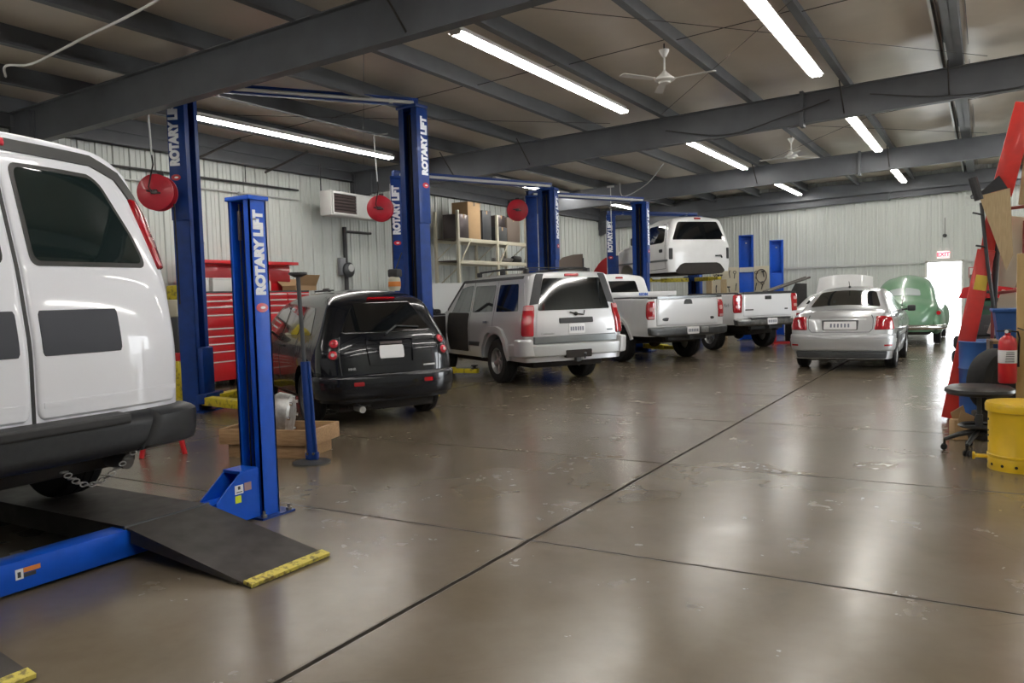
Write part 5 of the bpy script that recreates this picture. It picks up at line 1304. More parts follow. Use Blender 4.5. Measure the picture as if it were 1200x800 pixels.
# unit heater on the wall
t = empty('wall_heater', (-12.2, 13.1, 3.35), R(4), 'white unit heater with brown louvres hung high on the left wall', 'heater')
mb = MB(); mb.box(.05, .35, -.62, 1.30, -.02, .50, bev=.015); mb.build('cabinet', M['heater_white'], t)
mb = MB(); mb.box(.35, .365, -.58, .22, .03, .45, bev=.005); lf = mb.build('louvre_recess', M['underbody'], t)
for k in range(6):
    mb = MB(); mb.box(.36, .385, -.55, .19, .05 + k * .066, .09 + k * .066); mb.build('louvre', M['louver_brown'], lf)
mb = MB(); mb.box(.36, .39, -.60, -.56, .0, .48); mb.box(.36, .39, .20, .24, .0, .48); mb.box(.36, .39, -.60, .24, .44, .48); mb.box(.36, .39, -.60, .24, .0, .04); mb.build('louvre_frame', M['heater_white'], t)
for y in (-.5, 1.2): mb = MB(); mb.tube([(0, y, .5), (0, y, 1.08)], .012, 6); mb.build('hanger_rod', M['dark_grey'], t)
# conduits along the left wall
mb = MB(); mb.tube([(XL + .07, 3.5, 3.90), (XL + .07, 12.4, 3.90)], .022, 8); 
for y in (5, 7, 9, 11): mb.tube([(XL + .07, y, 3.90), (XL + .07, y, 4.26)], .010, 6)
o = tag(mb.build('gas_pipe', M['conduit']), 'black pipe running along the left wall to the heater', 'pipe')
mb = MB(); mb.tube([(XL + .06, 3.5, 3.70), (XL + .06, 12.4, 3.70)], .015, 8); tag(mb.build('conduit_pipe', M['galv']), 'thin grey conduit under the black pipe on the left wall', 'pipe')
t = empty('power_disconnect', (XL + .05, 13.75, 0), 0, 'grey electrical disconnect with round meter on a wall pipe, under the heater', 'electrical box')
mb = MB(); mb.tube([(.05, 0, 1.1), (.05, 0, 3.2)], .05, 10); mb.tube([(.05, 0, 3.1), (.05, .9, 3.1)], .03, 8); mb.build('riser', M['conduit'], t)
mb = MB(); mb.lathe([(0, 0), (.17, 0), (.17, .08), (.12, .12), (0, .13)], 24, frame((.08, 0, 2.22), (0, 1, 0), (0, 0, 1))); mb.build('meter', M['dark_grey'], t)
mb = MB(); mb.lathe([(0, .13), (.09, .13), (.08, .145), (0, .15)], 20, frame((.08, 0, 2.26), (0, 1, 0), (0, 0, 1))); mb.build('dial', M['galv'], t)
mb = MB(); mb.box(.0, .10, -.22, -.05, 2.1, 2.5, bev=.01); mb.build('switch_box', M['grey_plastic'], t)
# small wall grille between posts
t = empty('wall_vent', (XL + .04, 16.2, 3.1), 0, 'small narrow slatted vent on the left wall near the shelving', 'vent')
mb = MB(); mb.box(0, .03, -.16, .16, -.28, .28, bev=.004); mb.build('vent_frame', M['off_white'], t)
for k in range(6): mb = MB(); mb.box(.03, .04, -.12, .12, -.24 + k * .085, -.20 + k * .085); mb.build('slat', M['conduit'], t)

# pallet shelving
def shelving():
    t = empty('storage_shelving', (-11.95, 18.5, 0), 0, 'beige steel shelving loaded with dark boxes along the left wall', 'shelving')
    ys = (-1.65, .25, 1.85)
    for i, y in enumerate(ys):
        for x in (-.35, .35):
            mb = MB(); mb.box(x - .035, x + .035, y - .035, y + .035, 0, 3.75, bev=.004); mb.build('upright', M['beige_steel'], t)
        mb = MB()
        for z in (.4, 1.1, 1.8, 2.5): mb.tube([(-.35, y, z), (.35, y, z + .5)], .015, 6)
        mb.build('brace', M['beige_steel'], t)
    for k, z in enumerate((.35, 1.45, 2.38, 2.95)):
        for j in range(2):
            y0, y1 = ys[j], ys[j + 1]
            mb = MB(); mb.box(.32, .37, y0 + .03, y1 - .03, z, z + .10, bev=.004); mb.box(-.37, -.32, y0 + .03, y1 - .03, z, z + .10, bev=.004); mb.build('shelf_beam', M['beige_steel'], t)
            mb = MB(); mb.box(-.33, .33, y0 + .03, y1 - .03, z + .08, z + .10); mb.build('shelf', M['brown_board'], t)
    mb = MB(); mb.tube([(.37, -1.6, 2.4), (.37, -1.1, 3.0)], .02, 6); mb.tube([(.37, .3, 2.4), (.37, .8, 3.0)], .02, 6); mb.build('brace', M['beige_steel'], t)
    X, Y = -11.95, 18.5
    def carton(nm, x, y, z, dx, dy, dz, m, lab, cat='box', rz=0):
        g = empty(nm, (X + x, Y + y, z), R(rz), lab, cat)
        mb = MB(); mb.box(-dx, dx, -dy, dy, 0, dz, bev=.012); mb.build('carton', M[m], g)
        mb = MB(); mb.box(-dx - .003, dx + .003, -.03, .03, dz - .1, dz + .003); mb.build('tape', M['cardboard' if m != 'cardboard' else 'brown_board'], g)
        if m == 'wood': pass
    carton('storage_box', .05, -1.3, 3.05, .25, .24, .62, 'chrome_dark', 'dark brown box at the near end of the top shelf', rz=3)
    carton('storage_box', .0, -.72, 3.05, .26, .30, .98, 'cardboard', 'tall tan and brown carton on the top shelf, tallest of its row')
    carton('storage_box', .08, -.14, 3.05, .2, .22, .80, 'dark_grey', 'grey upright box beside the tall tan carton on the top shelf')
    carton('storage_box', .05, .62, 3.05, .25, .26, .40, 'dark_grey', 'black low box on the top shelf beyond the middle upright')
    carton('storage_box', .02, 1.3, 3.05, .25, .36, .70, 'brown_board', 'wide dark brown carton at the far end of the top shelf')
    carton('storage_box', .0, .72, 3.45, .22, .2, .34, 'chrome_dark', 'small black box stacked on the black low box')
    mb = MB(); mb.tube([(X + .1, Y + .4, 2.54), (X + .15, Y + 1.3, 2.55)], .06, 10); mb.tube([(X + .1, Y + .6, 2.54), (X + .1, Y + 1.0, 2.64)], .04, 8); tag(mb.build('exhaust_pipe', M['steel']), 'steel exhaust parts lying on the middle shelf', 'car part')
    g = empty('muffler', (X + .1, Y + 1.68, 2.48), 0, 'dark muffler on the middle shelf, behind the third lift', 'car part'); mb = MB(); mb.lathe([(0, -.2), (.08, -.2), (.1, -.16), (.1, .16), (.08, .2), (0, .2)], 18, Matrix.Translation((0, 0, .1)), 'Y'); mb.build('muffler_body', M['vinyl_black'], g); mb = MB(); mb.tube([(0, -.3, .1), (0, .3, .1)], .025, 8); mb.build('pipe', M['steel'], g)
shelving()

# grey partition panel behind the open SUV door, with a small red-and-white carton on it
t = empty('partition_panel', (-11.3, 15.9, 0), R(-20), 'pale grey low partition behind the open door of the silver SUV', 'partition')
mb = MB(); mb.box(-.03, .03, -1.3, 1.3, .05, 1.88, bev=.01); mb.build('panel', M['galv'], t)
for y in (-1.2, 1.2): mb = MB(); mb.box(-.25, .25, y - .03, y + .03, 0, .05); mb.build('foot', M['dark_grey'], t)
for y in (-1.32, 1.32): mb = MB(); mb.box(-.035, .035, y - .02, y + .02, .05, 1.90); mb.build('edge_trim', M['off_white'], t)
t = empty('wall_phone_box', (-11.72, 14.85, 1.88), R(-20), 'small red and white carton resting on the grey partition', 'box')
mb = MB(); mb.box(-.05, .05, -.14, .14, 0, .12, bev=.006); mb.build('carton', M['red_paint'], t); mb = MB(); mb.box(-.052, .052, .02, .145, 0, .20, bev=.006); mb.build('label_side', M['off_white'], t); t.name = 'parts_carton'

# lamp-like yellow and black sprayer hanging on the second lift column
t = empty('air_regulator', (-9.30, 11.80, 1.82), 0, 'yellow and black air filter unit on the left column of the second lift', 'air filter')
mb = MB(); mb.lathe([(0, 0), (.09, .0), (.11, .06), (.11, .22), (.08, .26), (0, .26)], 20, Matrix.Translation((-.05, -.32, -.15))); mb.build('bowl', M['beige_steel'], t)
mb = MB(); mb.lathe([(.112, .08), (.114, .09), (.114, .16), (.112, .17)], 20, Matrix.Translation((-.05, -.32, -.15))); mb.build('band', M['sticker_orange'], t)
mb = MB(); mb.box(-.15, .08, -.40, -.24, .1, .25, bev=.03); mb.tube([(-.05, -.3, .2), (.05, -.2, .55)], .012, 6); mb.build('head', M['black_plastic'], t)

# brown board and metal frame, red object near the fourth lift
t = empty('brown_board', (-10.7, 21.4, 0), R(55), 'brown flat board standing on edge in a metal rack behind the pickup', 'board')
mb = MB(); mb.prism([(-.40, 0), (.42, 0), (.42, 2.72), (.1, 2.70), (-.25, 2.62), (-.40, 2.5)], .04, Matrix(((1, 0, 0, 0), (0, 0, -1, 0), (0, 1, 0, 0), (0, 0, 0, 1)))); mb.build('sheet', M['brown_board'], t)
mb = MB(); mb.box(-.42, .44, .0, .03, .9, .94); mb.build('edge_batten', M['dark_grey'], t)
t = empty('metal_rack', (-11.2, 20.8, 0), R(55), 'dark steel rack frame beside the brown board', 'rack')
for x in (-.5, 1.2):
    for y in (-.1, .35): mb = MB(); mb.box(x - .02, x + .02, y - .02, y + .02, 0, 2.6); mb.build('upright', M['dark_grey'], t)
for z in (.5, 1.2, 2.2): mb = MB(); mb.box(-.5, 1.2, -.12, -.10, z, z + .03); mb.box(-.5, 1.2, .34, .36, z, z + .03); mb.build('rail', M['dark_grey'], t)
t = empty('fender_panel', (-10.05, 22.6, 0), R(50), 'red car fender panel standing upright by the left column of the far lift', 'car part')
mb = MB(); P = []
for i in range(13):
    a = PI * i / 12 * .55; r_ = []
    for j in range(9):
        x = -.62 + 1.0 * j / 8; top = 1.62 + 1.02 * math.sin(min(1, (j + 1) / 7) * PI / 2)
        r_.append((x, .10 * math.sin(a * 1.6), .9 + (top - .9) * i / 12))
    P.append(r_)
mb.grid(P); mb.grid([[(x, y + .03, z) for x, y, z in r] for r in P]); mb.box(-.62, .38, .0, .03, .88, .93); mb.build('sheet', M['red_paint'], t)
mb = MB(); mb.box(-.5, -.45, -.2, .2, 0, .9); mb.box(.25, .30, -.2, .2, 0, .9); mb.box(-.5, .3, -.03, .03, .85, .9); mb.build('stand', M['dark_grey'], t)

# tool board behind the raised cab
def toolboard():
    t = empty('tool_board', (-6.6, 27.3, 0), 0, 'cream pegboard hung with tools below the raised cab, by the end wall', 'pegboard')
    mb = MB(); mb.box(-1.6, .35, -.02, .02, .7, 2.28, bev=.004); mb.build('board', M['cream'], t)
    for x in (-1.55, .3): mb = MB(); mb.box(x - .04, x + .04, -.02, .06, 0, .7); mb.box(x - .04, x + .04, -.3, .3, 0, .04); mb.build('leg', M['beige_steel'], t)
    rr = random.Random(4)
    for k in range(16):
        x = -1.45 + (k % 8) * .23 + rr.uniform(-.03, .03); z = 2.05 - (k // 8) * .42 + rr.uniform(-.05, .05)
        g = empty('hand_tool', (-6.6 + x, 27.26, z), 0, 'small dark hand tool hanging on the cream pegboard', 'tool', 'tools on the pegboard')
        mb = MB(); mb.tube([(0, 0, 0), (rr.uniform(-.04, .04), 0, -.16)], .014, 6); mb.build('handle', M['black_plastic'], g)
        mb = MB()
        if k % 3 == 0: mb.tube([(.05 * math.cos(a), 0, .05 + .05 * math.sin(a)) for a in [2 * PI * i / 12 for i in range(13)]], .010, 6)
        elif k % 3 == 1: mb.box(-.05, .05, -.012, .012, 0, .045, bev=.005)
        else: mb.tube([(0, 0, 0), (.02, 0, .10)], .018, 6)
        mb.build('head', M['dark_grey'], g)
    g = empty('coiled_hose', (-6.6 + .12, 27.24, 1.95), 0, 'dark coiled hose hanging at the right end of the pegboard', 'hose')
    mb = MB(); mb.tube([(.17 * math.cos(a), 0, .22 * math.sin(a)) for a in [2 * PI * i / 24 for i in range(25)]], .016, 8); mb.build('coil', M['brown_board'], g); mb = MB(); mb.box(-.03, .03, 0, .04, .18, .24); mb.build('hook', M['galv'], g)
toolboard()
for (x, y, lab) in ((-7.55, 24.9, 'pale wooden stud standing under the raised cab, left one'), (-7.2, 25.3, 'pale wooden stud standing under the raised cab, right one')):
    mb = MB(); mb.box(x - .09, x + .09, y - .04, y + .04, 0, 1.85, bev=.004); simple('wooden_post', mb, 'pale_wood', lab, 'post')
# ladder-like bar lying across the pickup bed
mb = MB(); a, b_ = Vector((-4.95, 21.0, 1.43)), Vector((-4.15, 22.3, 1.78)); mb.tube([a, b_], .035, 8); mb.tube([a + Vector((.12, -.05, 0)), b_ + Vector((.12, -.05, 0))], .030, 8)
simple('steel_bar', mb, 'old_steel', 'grey steel bar poking up over the right side of the cabless pickup bed', 'bar')
# jumble of parts behind the cabless pickup's right side
rr = random.Random(11)
t = empty('engine_block', (-5.0, 22.4, 0), R(20), 'dark engine on a stand, between the cabless pickup and the silver sedan', 'engine')
mb = MB(); mb.box(-.35, .35, -.25, .25, .62, 1.02, bev=.05); mb.box(-.3, .3, -.42, -.2, .8, 1.1, bev=.04); mb.box(-.3, .3, .2, .42, .8, 1.1, bev=.04); mb.build('block', M['underbody'], t)
for k in range(4): mb = MB(); mb.tube([(-.22 + k * .15, -.42, .95), (-.22 + k * .15, -.55, .75)], .03, 8); mb.build('manifold_runner', M['chrome_dark'], t)
mb = MB(); mb.box(-.05, .05, -.3, .3, 0, .06); mb.box(-.4, .4, -.05, .05, 0, .06); mb.box(-.05, .05, -.05, .05, .06, .65); mb.build('engine_stand', M['red_paint'], t)

# ------------------------------------------------------------------ right-hand cluster
# tan post / door edge at the photo's right border
mb = MB(); mb.box(.235, .42, 8.42, 8.52, 0, 1.75, bev=.006); simple('wooden_post', mb, 'tan_post', 'tan wooden post beside the yellow waste can', 'post')
# fire extinguisher on the post
t = empty('fire_extinguisher', (.165, 8.33, .60), R(15), 'red fire extinguisher with white label hung on the tan post', 'fire extinguisher')
mb = MB(); mb.lathe([(0, 0), (.082, 0), (.092, .015), (.092, .44), (.08, .49), (.04, .53), (.028, .535), (.028, .56), (0, .56)], 32); mb.build('cylinder', M['red_paint'], t)
mb = MB(); mb.lathe([(.0925, .225), (.0935, .23), (.0935, .365), (.0925, .37)], 32); lb = mb.build('label_band', M['plate_white'], t)
mb = MB()
for k in range(6): mb.box(-.05 + .002 * k, .04, -.0955, -.094, .24 + k * .02, .248 + k * .02)
mb.build('label_print', M['dark_grey'], lb)
mb = MB(); mb.box(-.03, .03, -.025, .025, .56, .60, bev=.006); mb.box(-.12, .02, -.012, .012, .60, .615, Matrix.Rotation(.35, 4, 'Y')); mb.box(-.11, .02, -.010, .010, .575, .587); mb.build('valve_handle', M['black_plastic'], t)
mb = MB(); mb.tube([(.03, 0, .58), (.10, 0, .57), (.115, 0, .50), (.105, 0, .25), (.10, 0, .18)], [.010, .010, .010, .012, .018], 8); mb.build('hose', M['rubber'], t)
mb = MB(); mb.lathe([(0, 0), (.018, 0), (.018, .01), (0, .01)], 14, frame((-.02, -.025, .575), (1, 0, 0), (0, 0, 1))); mb.build('gauge', M['plate_white'], t)
mb = MB(); mb.box(-.02, .10, .06, .09, .1, .5, bev=.004); mb.build('wall_bracket', M['dark_grey'], t)
t.scale = (.8, .8, .8)
# yellow oily-waste can
t = empty('waste_can', (.235, 7.50, 0), R(-20), 'yellow round oily-waste can with lid and foot pedal', 'waste can')
mb = MB(); mb.lathe([(0, .0), (.225, .0), (.225, .03), (.225, .10), (.222, .105), (.222, .495), (0, .495)], 48); mb.build('drum', M['can_yellow'], t)
mb = MB(); mb.lathe([(.228, .465), (.243, .47), (.245, .52), (.235, .54), (.12, .555), (0, .56)], 48); mb.build('lid', M['can_yellow'], t)
mb = MB(); mb.lathe([(.223, .10), (.229, .105), (.229, .12), (.223, .125)], 48); mb.build('hoop', M['can_yellow'], t)
for k in range(14):
    a = 2 * PI * k / 14; mb = MB(); mb.lathe([(0, 0), (.012, 0), (.012, .004), (0, .004)], 12, Matrix.Translation((math.cos(a) * .223, math.sin(a) * .223, .045)) @ Matrix.Rotation(a, 4, 'Z') @ Matrix.Rotation(PI / 2, 4, 'Y')); mb.build('vent_hole', M['underbody'], t)
for z, q in ((.40, .010), (.31, .007), (.27, .007), (.22, .007)):
    a = R(215); mb = MB(); mb.lathe([(0, 0), (q, 0), (q, .006), (0, .006)], 12, Matrix.Translation((math.cos(a) * .222, math.sin(a) * .222, z)) @ Matrix.Rotation(a, 4, 'Z') @ Matrix.Rotation(PI / 2, 4, 'Y')); mb.build('rivet', M['dark_grey'], t)
a = R(200); mb = MB(); mb.box(.20, .33, -.04, .04, .075, .095, Matrix.Rotation(a, 4, 'Z'), .004); mb.box(.31, .33, -.04, .04, .06, .11, Matrix.Rotation(a, 4, 'Z'), .004); mb.build('pedal', M['can_yellow'], t)
# grey pan at the frame edge
t = empty('grey_basin', (.50, 7.05, 0), 0, 'grey plastic basin on the floor at the yellow can', 'basin')
mb = MB(); mb.lathe([(0, .01), (.15, .01), (.165, .14), (.21, .15), (.215, .165), (.20, .17), (.155, .16), (.14, .03), (0, .03)], 40); mb.build('tub', M['grey_plastic'], t)
mb = MB(); mb.box(-.03, .03, -.235, -.20, .145, .165, bev=.005); mb.build('handle', M['grey_plastic'], t)
# rolling stool
t = empty('rolling_stool', (-.05, 8.10, 0), R(10), 'black round-seated rolling shop stool on casters', 'stool')
mb = MB(); mb.lathe([(0, .51), (.18, .51), (.25, .52), (.275, .545), (.27, .57), (.24, .59), (.15, .595), (0, .59)], 44); mb.build('seat', M['vinyl_black'], t)
mb = MB(); mb.lathe([(.0, .16), (.03, .16), (.03, .34), (.02, .34), (.02, .50), (0, .50)], 18); mb.build('gas_post', M['dark_grey'], t)
for k in range(5):
    a = 2 * PI * k / 5 + 2.95; rm = Matrix.Rotation(a, 4, 'Z')
    mb = MB(); mb.tube([rm @ Vector((.02, 0, .19)), rm @ Vector((.16, 0, .15)), rm @ Vector((.27, 0, .10))], [.026, .022, .018], 8); leg = mb.build('base_leg', M['black_plastic'], t)
    mb = MB()
    for s in (-1, 1): mb.lathe([(0, s * .008), (.026, s * .008), (.028, s * .016), (.024, s * .026), (0, s * .026)], 16, rm @ Matrix.Translation((.275, 0, .030)), 'Y')
    mb.tube([rm @ Vector((.27, 0, .10)), rm @ Vector((.272, 0, .045))], .010, 8); mb.build('caster', M['rubber'], leg)
mb = MB(); mb.lathe([(.15, -.015), (.17, 0), (.15, .015), (.13, 0), (.15, -.015)], 28, Matrix.Translation((0, 0, .24))); mb.build('foot_ring', M['black_plastic'], t)
# cardboard piece tucked under the stool
t = empty('work_glove', (-.20, 8.72, 0), R(30), 'crumpled tan cardboard piece behind the rolling stool', 'cardboard'); t.name = 'cardboard_scrap'; t.scale = (.6, .6, .8)
mb = MB(); mb.box(-.16, .16, -.09, .09, .0, .25, bev=.02); mb.build('carton', M['cardboard'], t)
mb = MB(); mb.box(-.18, .05, -.10, -.085, .10, .32, Matrix.Rotation(.35, 4, 'Y'), .004); mb.box(-.02, .2, .03, .045, .2, .36, Matrix.Rotation(-.4, 4, 'Y'), .004); mb.build('flap', M['cardboard'], t)
# stack of things: blue drum
def drum(x, y, h, r, m, lab):
    t = empty('steel_drum', (x, y, 0), 0, lab, 'drum')
    mb = MB(); mb.lathe([(0, 0), (r, 0), (r + .006, .012), (r, .025), (r, h * .32), (r + .009, h * .335), (r, h * .35), (r, h * .65), (r + .009, h * .665), (r, h * .68), (r, h - .02), (r + .006, h - .008), (r, h), (r - .02, h - .02), (0, h - .02)], 40); mb.build('drum_body', M[m], t)
    mb = MB(); mb.lathe([(0, h - .02), (.035, h - .02), (.035, h + .0), (0, h + .0)], 14, Matrix.Translation((r * .6, 0, 0))); mb.build('bung', M['dark_grey'], t)
drum(.02, 9.95, .88, .28, 'blue_plastic', 'blue drum behind the leaning red crane leg')
# blue bin
t = empty('blue_bin', (.42, 9.42, .0), R(4), 'blue open-topped bin on a brown shelf unit behind the fire extinguisher', 'bin')
mb = MB(); mb.prism([(-.32, .0), (.32, 0), (.36, .30), (-.36, .30)], .34, Matrix(((1, 0, 0, 0), (0, 0, -1, .17), (0, 1, 0, .92), (0, 0, 0, 1)))); mb.build('tub', M['blue_plastic'], t)
mb = MB(); mb.box(-.38, .38, -.19, .19, 1.20, 1.235, bev=.008); mb.build('rim', M['blue_plastic'], t)
t2 = empty('shelf_unit', (.42, 9.42, 0), R(4), 'brown low shelf unit under the blue bin', 'shelf')
for z in (.30, .62, .89): mb = MB(); mb.box(-.40, .40, -.20, .20, z, z + .03); mb.build('shelf', M['wood'], t2)
for x in (-.39, .39): mb = MB(); mb.box(x - .015, x + .015, -.20, .20, 0, .92); mb.build('side_panel', M['brown_board'], t2)
# black tyre leaning in the shelf gap, and an alternator
t = empty('car_tyre', (.10, 8.85, 0), R(20), 'black tyre standing in the clutter behind the fire extinguisher', 'tyre')
mb = MB(); mb.lathe([(.18, -.09), (.22, -.10), (.29, -.095), (.31, -.06), (.31, .06), (.29, .095), (.22, .10), (.18, .09), (.20, 0), (.18, -.09)], 40, Matrix.Translation((0, 0, .56)) @ Matrix.Rotation(.5, 4, 'Z'), 'Y'); mb.build('tread', M['rubber'], t)
mb = MB(); mb.box(-.2, .2, -.12, .12, 0, .27, bev=.02); mb.build('support_box', M['underbody'], t)
# stacked tyres with junk
for k in range(4):
    t = empty('stacked_tyre', (-.07 + .02 * (k % 2), 12.4 - .03 * k, .0 + .2 * k), R(10 * k), ['bottom', 'second', 'third', 'topmost'][k] + ' tyre of the dark stack beside the bright doorway', 'tyre', 'tyre stack')
    mb = MB(); mb.lathe([(.19, .02), (.24, .0), (.31, .01), (.335, .05), (.335, .15), (.31, .19), (.24, .20), (.19, .18), (.21, .1), (.19, .02)], 36); mb.build('tread', M['rubber'], t)
    mb = MB(); mb.lathe([(.19, .05), (.10, .07), (.0, .07), (.0, .10), (.10, .11), (.19, .15)], 24); mb.build('rim', M['underbody'], t)
def junk(nm, x, y, z, dims, m, lab, cat, rz=0, shape='box'):
    t = empty(nm, (x, y, z), R(rz), lab, cat); dx, dy, dz = dims
    mb = MB()
    if shape == 'box': mb.box(-dx, dx, -dy, dy, 0, dz, bev=.02)
    elif shape == 'can': mb.lathe([(0, 0), (dx, 0), (dx, dz * .8), (dx * .5, dz), (0, dz)], 24)
    else:
        mb.prism([(-dx, 0), (dx, 0), (dx * 1.1, dz * .6), (dx * .2, dz), (-dx * .8, dz * .7)], dy * 2, Matrix(((1, 0, 0, 0), (0, 0, -1, dy), (0, 1, 0, 0), (0, 0, 0, 1))))
    mb.build({'box': 'casing', 'can': 'canister', 'prism': 'hood'}[shape], M[m], t)
    mb = MB(); mb.box(-dx * .3, dx * .3, -dy * 1.02 - .01, -dy * .9, dz * .3, dz * .5, bev=.004) if shape != 'can' else mb.lathe([(dx * 1.005, dz * .3), (dx * 1.01, dz * .32), (dx * 1.01, dz * .5), (dx * 1.005, dz * .52)], 24)
    mb.build('label_plate' if shape == 'box' else 'trim_band', M['dark_grey'], t)
junk('equipment_case', .04, 12.35, .80, (.26, .2, .28), 'dark_grey', 'dark equipment case on the tyre stack', 'case', 5)
junk('compressor_tank', .07, 12.35, 1.08, (.2, .2, .28), 'green_tank', 'green canister on the dark equipment case', 'canister', 0, 'can') if 'green_tank' in M else None
M['green_tank'] = mat('green_tank', (.03, .10, .06), .4)
junk('green_canister', .07, 12.35, 1.08, (.2, .2, .22), 'green_tank', 'green canister on the dark equipment case', 'canister', 0, 'can')
junk('red_cover', .0, 12.35, 1.30, (.30, .2, .20), 'red_paint', 'faded red cover on top of the pile by the doorway', 'cover', -8, 'prism')
junk('black_speaker', .26, 12.95, 1.62, (.11, .08, .26), 'black_plastic', 'black box high behind the red cover', 'box', 0)
mb = MB(); mb.box(-.20, .7, 12.8, 13.2, .0, 1.62, bev=.01); simple('back_cabinet', mb, 'brown_board', 'brown cabinet behind the tyre stack', 'cabinet')

# red engine crane folded upright, leaning mast and boom
def crane():
    t = empty('engine_crane', (-.05, 10.3, 0), 0, 'tall red folded shop crane with yellow label, at the photo edge', 'shop crane')
    mb = MB(); A = Vector((-.22, -.55, .40)); B = Vector((.10, -.35, 2.22))
    def bar(a, b, w, d, m, nm, par=t):
        a, b = Vector(a), Vector(b); dd = b - a; L_ = dd.length; z = dd.normalized(); x = Vector((0, 1, 0)).cross(z).normalized(); y = z.cross(x)
        mt = Matrix((x, y, z)).transposed().to_4x4(); mt.translation = a
        mb = MB(); mb.box(-w / 2, w / 2, -d / 2, d / 2, 0, L_, mt, .008); return mb.build(nm, M[m], par)
    leg = bar((-.29, -.36, .02), (.05, -.30, 1.85), .17, .12, 'crane_red', 'mast')
    bar((-.015, -.37, 1.42), (.015, -.365, 1.58), .12, .02, 'sticker_label', 'label_plate', leg)
    bar((.02, -.30, 1.55), (.12, -.30, 2.30), .13, .10, 'crane_red', 'upper_mast')
    bar((.18, -.34, 2.42), (.40, -.30, 3.35), .20, .14, 'crane_red', 'boom')
    bar((.41, -.32, 2.3), (.52, -.30, 3.5), .15, .05, 'pale_wood', 'timber_strut')
    mb = MB(); mb.prism([(-.02, 2.42), (.26, 2.48), (.29, 1.78), (.23, 1.62)], .05, Matrix(((1, 0, 0, 0), (0, 0, -1, -.38), (0, 1, 0, 0), (0, 0, 0, 1)))); mb.build('deflector_plate', M['pale_wood'], t)
    mb = MB(); mb.tube([(-.08, -.42, 2.62), (-.02, -.42, 2.38)], .045, 10); mb.build('boom_grip', M['black_plastic'], t)
    mb = MB(); mb.prism([(-.05, 2.42), (.16, 2.62), (.24, 2.48)], .06, Matrix(((1, 0, 0, 0), (0, 0, -1, -.36), (0, 1, 0, 0), (0, 0, 0, 1)))); mb.build('hook_bracket', M['black_plastic'], t)
    for a_, b_ in (((-.08, -.42, 2.25), (.02, -.42, 2.22)), ((-.05, -.42, 1.9), (.04, -.42, 1.88))):
        mb = MB(); mb.tube([a_, b_], .011, 6); mb.build('peg', M['black_plastic'], t)

    mb = MB(); mb.tube([(.0, -.40, 2.35), (.06, -.40, 1.7), (.12, -.38, 1.2)], .018, 8); mb.tube([(.12, -.3, 1.2), (.16, -.3, 2.2)], .028, 8); mb.build('hydraulic_ram', M['dark_grey'], t)
    for s in (0, 1): bar((.10 + .28 * s, -.2, .04), (.12 + .28 * s, -.15, 2.35 - .2 * s), .035, .035, 'rack_red', 'frame_tube')
    bar((.12, -.18, 2.28), (.45, -.15, 2.30), .035, .035, 'rack_red', 'frame_tube'); bar((.12, -.18, 1.38), (.45, -.15, 1.42), .035, .035, 'rack_red', 'frame_tube')
    bar((.22, -.12, 1.45), (.34, -.12, 2.2), .20, .03, 'cream', 'cream_panel'); bar((.20, -.10, .9), (.34, -.10, 1.38), .3, .03, 'cream', 'cream_panel')
    bar((-.28, -.30, .05), (-.25, .5, .05), .09, .09, 'crane_red', 'base_leg'); bar((.4, -.30, .05), (.4, .5, .05), .09, .09, 'crane_red', 'base_leg'); bar((-.3, .4, .05), (.45, .4, .05), .09, .09, 'crane_red', 'base_leg')
M['sticker_label'] = mat('sticker_label', (.72, .50, .06), .5)
M['rack_red'] = mat('rack_red', (.28, .06, .045), .45)
crane()

# ------------------------------------------------------------------ exit sign, dome light, small wall things
t = empty('exit_sign', (-1.14, YF - .06, 2.40), 0, 'red and white lit EXIT sign above the bright doorway', 'exit sign')
mb = MB(); mb.box(-.17, .17, -.03, .02, -.11, .11, bev=.006); mb.build('housing', M['exit_white'], t)
text('EXIT', .17, M['exit_red'], frame((0, -.0315, .0), (1, 0, 0), (0, 0, 1)), t, bold=.006)
for s in (-1, 1): mb = MB(); mb.lathe([(0, 0), (.045, 0), (.05, .05), (0, .055)], 18, frame((s * .09, -.01, .16), (1, 0, 0), (0, 0, 1))); mb.box(s * .09 - .02, s * .09 + .02, -.02, .01, .11, .16); mb.build('emergency_lamp', M['off_white'], t)
t = empty('security_camera', (-1.10, YF - .08, 2.98), 0, 'small black camera on the end wall above the EXIT sign', 'camera')
mb = MB(); mb.sphere((0, -.03, 0), .06); mb.build('dome', M['black_plastic'], t); mb = MB(); mb.tube([(0, .03, .05), (0, .03, .55)], .010, 6); mb.build('cable', M['conduit'], t)
t = empty('notice_frame', (-.36, YF - .06, 1.82), 0, 'small red-edged notice on the wall right of the doorway', 'notice')
mb = MB(); mb.box(-.10, .10, -.02, .0, -.16, .16, bev=.004); mb.build('frame_edge', M['reel_red'], t); mb = MB(); mb.box(-.08, .08, -.025, -.015, -.14, .14); mb.build('sheet', M['off_white'], t)
t = empty('wire_cage_light', (-.35, 27.2, 4.05), 0, 'round wire-guarded lamp hanging at the end beam', 'light')
mb = MB()
for k in range(4):
    rr_ = .20 * math.cos(k * .4 - .6)
    mb.tube([(rr_ * math.cos(a), rr_ * math.sin(a), -.25 + .1 * k) for a in [2 * PI * i / 20 for i in range(21)]], .006, 5, caps=False)
for k in range(8):
    a = 2 * PI * k / 8; mb.tube([(.16 * math.cos(a), .16 * math.sin(a), -.25), (.20 * math.cos(a), .2 * math.sin(a), -.12), (.14 * math.cos(a), .14 * math.sin(a), .06)], .005, 5)
mb.build('wire_guard', M['galv'], t); mb = MB(); mb.tube([(0, 0, .05), (0, 0, .42)], .015, 8); mb.sphere((0, 0, -.02), .07); mb.build('lamp_stem', M['dark_grey'], t)
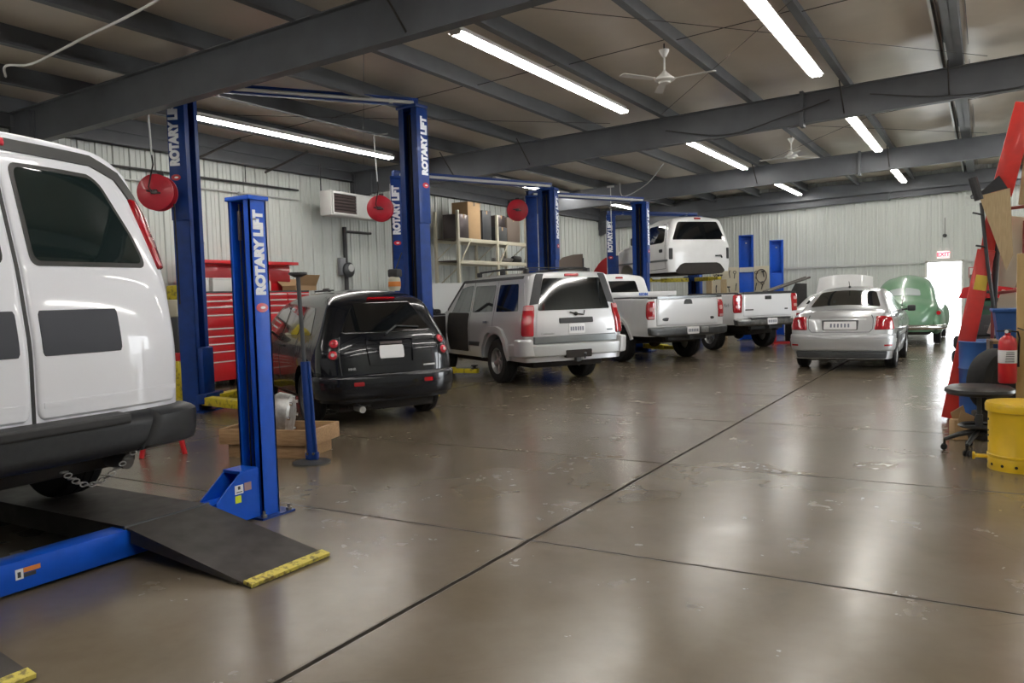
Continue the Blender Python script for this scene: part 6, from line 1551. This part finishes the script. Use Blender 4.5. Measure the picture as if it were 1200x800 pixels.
t = empty('black_cover', (-4.55, 23.0, 0), R(10), 'black upright panel just left of the raised white hood', 'panel')
mb = MB(); mb.prism([(-.28, 0), (.30, 0), (.30, 1.62), (.0, 1.64), (-.28, 1.1)], .05, Matrix(((1, 0, 0, 0), (0, 0, -1, 0), (0, 1, 0, 0), (0, 0, 0, 1)))); mb.build('sheet', M['vinyl_black'], t)
mb = MB(); mb.box(-.2, .2, -.25, .2, 0, .04); mb.build('foot', M['dark_grey'], t)
# cables: loose white cable over the near bay and one slung from the roof beam
def cable(nm, pts, r, m, lab):
    P = [Vector(p) for p in pts]; Q = []
    for i in range(len(P) - 1):
        p0, p1, p2, p3 = P[max(0, i - 1)], P[i], P[i + 1], P[min(len(P) - 1, i + 2)]
        for k in range(8):
            t_ = k / 8; Q.append(.5 * ((2 * p1) + (p2 - p0) * t_ + (2 * p0 - 5 * p1 + 4 * p2 - p3) * t_ ** 2 + (3 * p1 - p0 - 3 * p2 + p3) * t_ ** 3))
    Q.append(P[-1]); mb = MB(); mb.tube(Q, r, 6); return tag(mb.build(nm, M[m]), lab, 'cable')
cable('white_cable', [(-10.2, 5.3, 4.34), (-9.62, 5.01, 4.3), (-9.3, 5.1, 4.28), (-8.7, 5.05, 4.29), (-7.97, 4.96, 4.30), (-7.1, 4.88, 4.32), (-6.44, 4.81, 4.36), (-5.6, 4.7, 4.5)], .014, 'off_white', 'white cable drooping from the ceiling at the photo corner')
cable('black_cable', [(-5.0, 14.0, 4.42), (-3.9, 13.98, 4.20), (-2.9, 13.98, 4.38), (-2.2, 13.98, 4.55)], .012, 'conduit', 'black cable slung along the second roof beam, left of its splice')
cable('black_cable', [(-1.6, 13.98, 4.55), (-.6, 13.98, 4.36), (.4, 13.98, 4.34), (1.4, 13.98, 4.5)], .010, 'conduit', 'black cable slung along the second roof beam near the skylit purlin')
cable('white_cable', [(-8.2, 19.4, 4.38), (-7.9, 18.9, 3.95), (-7.0, 18.2, 4.1), (-6.5, 18.0, 4.5)], .012, 'galv', 'grey cable curving down to the third lift column top')
t = empty('air_drop', (-8.9, 20.4, 0), 0, 'thin white air line dropping beside the far lift', 'pipe')
mb = MB(); mb.tube([(0, 0, 4.45), (0, 0, 3.2)], .012, 6); mb.build('pipe', M['galv'], t); mb = MB(); mb.box(-.1, .1, -.02, .02, 4.42, 4.47); mb.build('hanger', M['galv'], t)
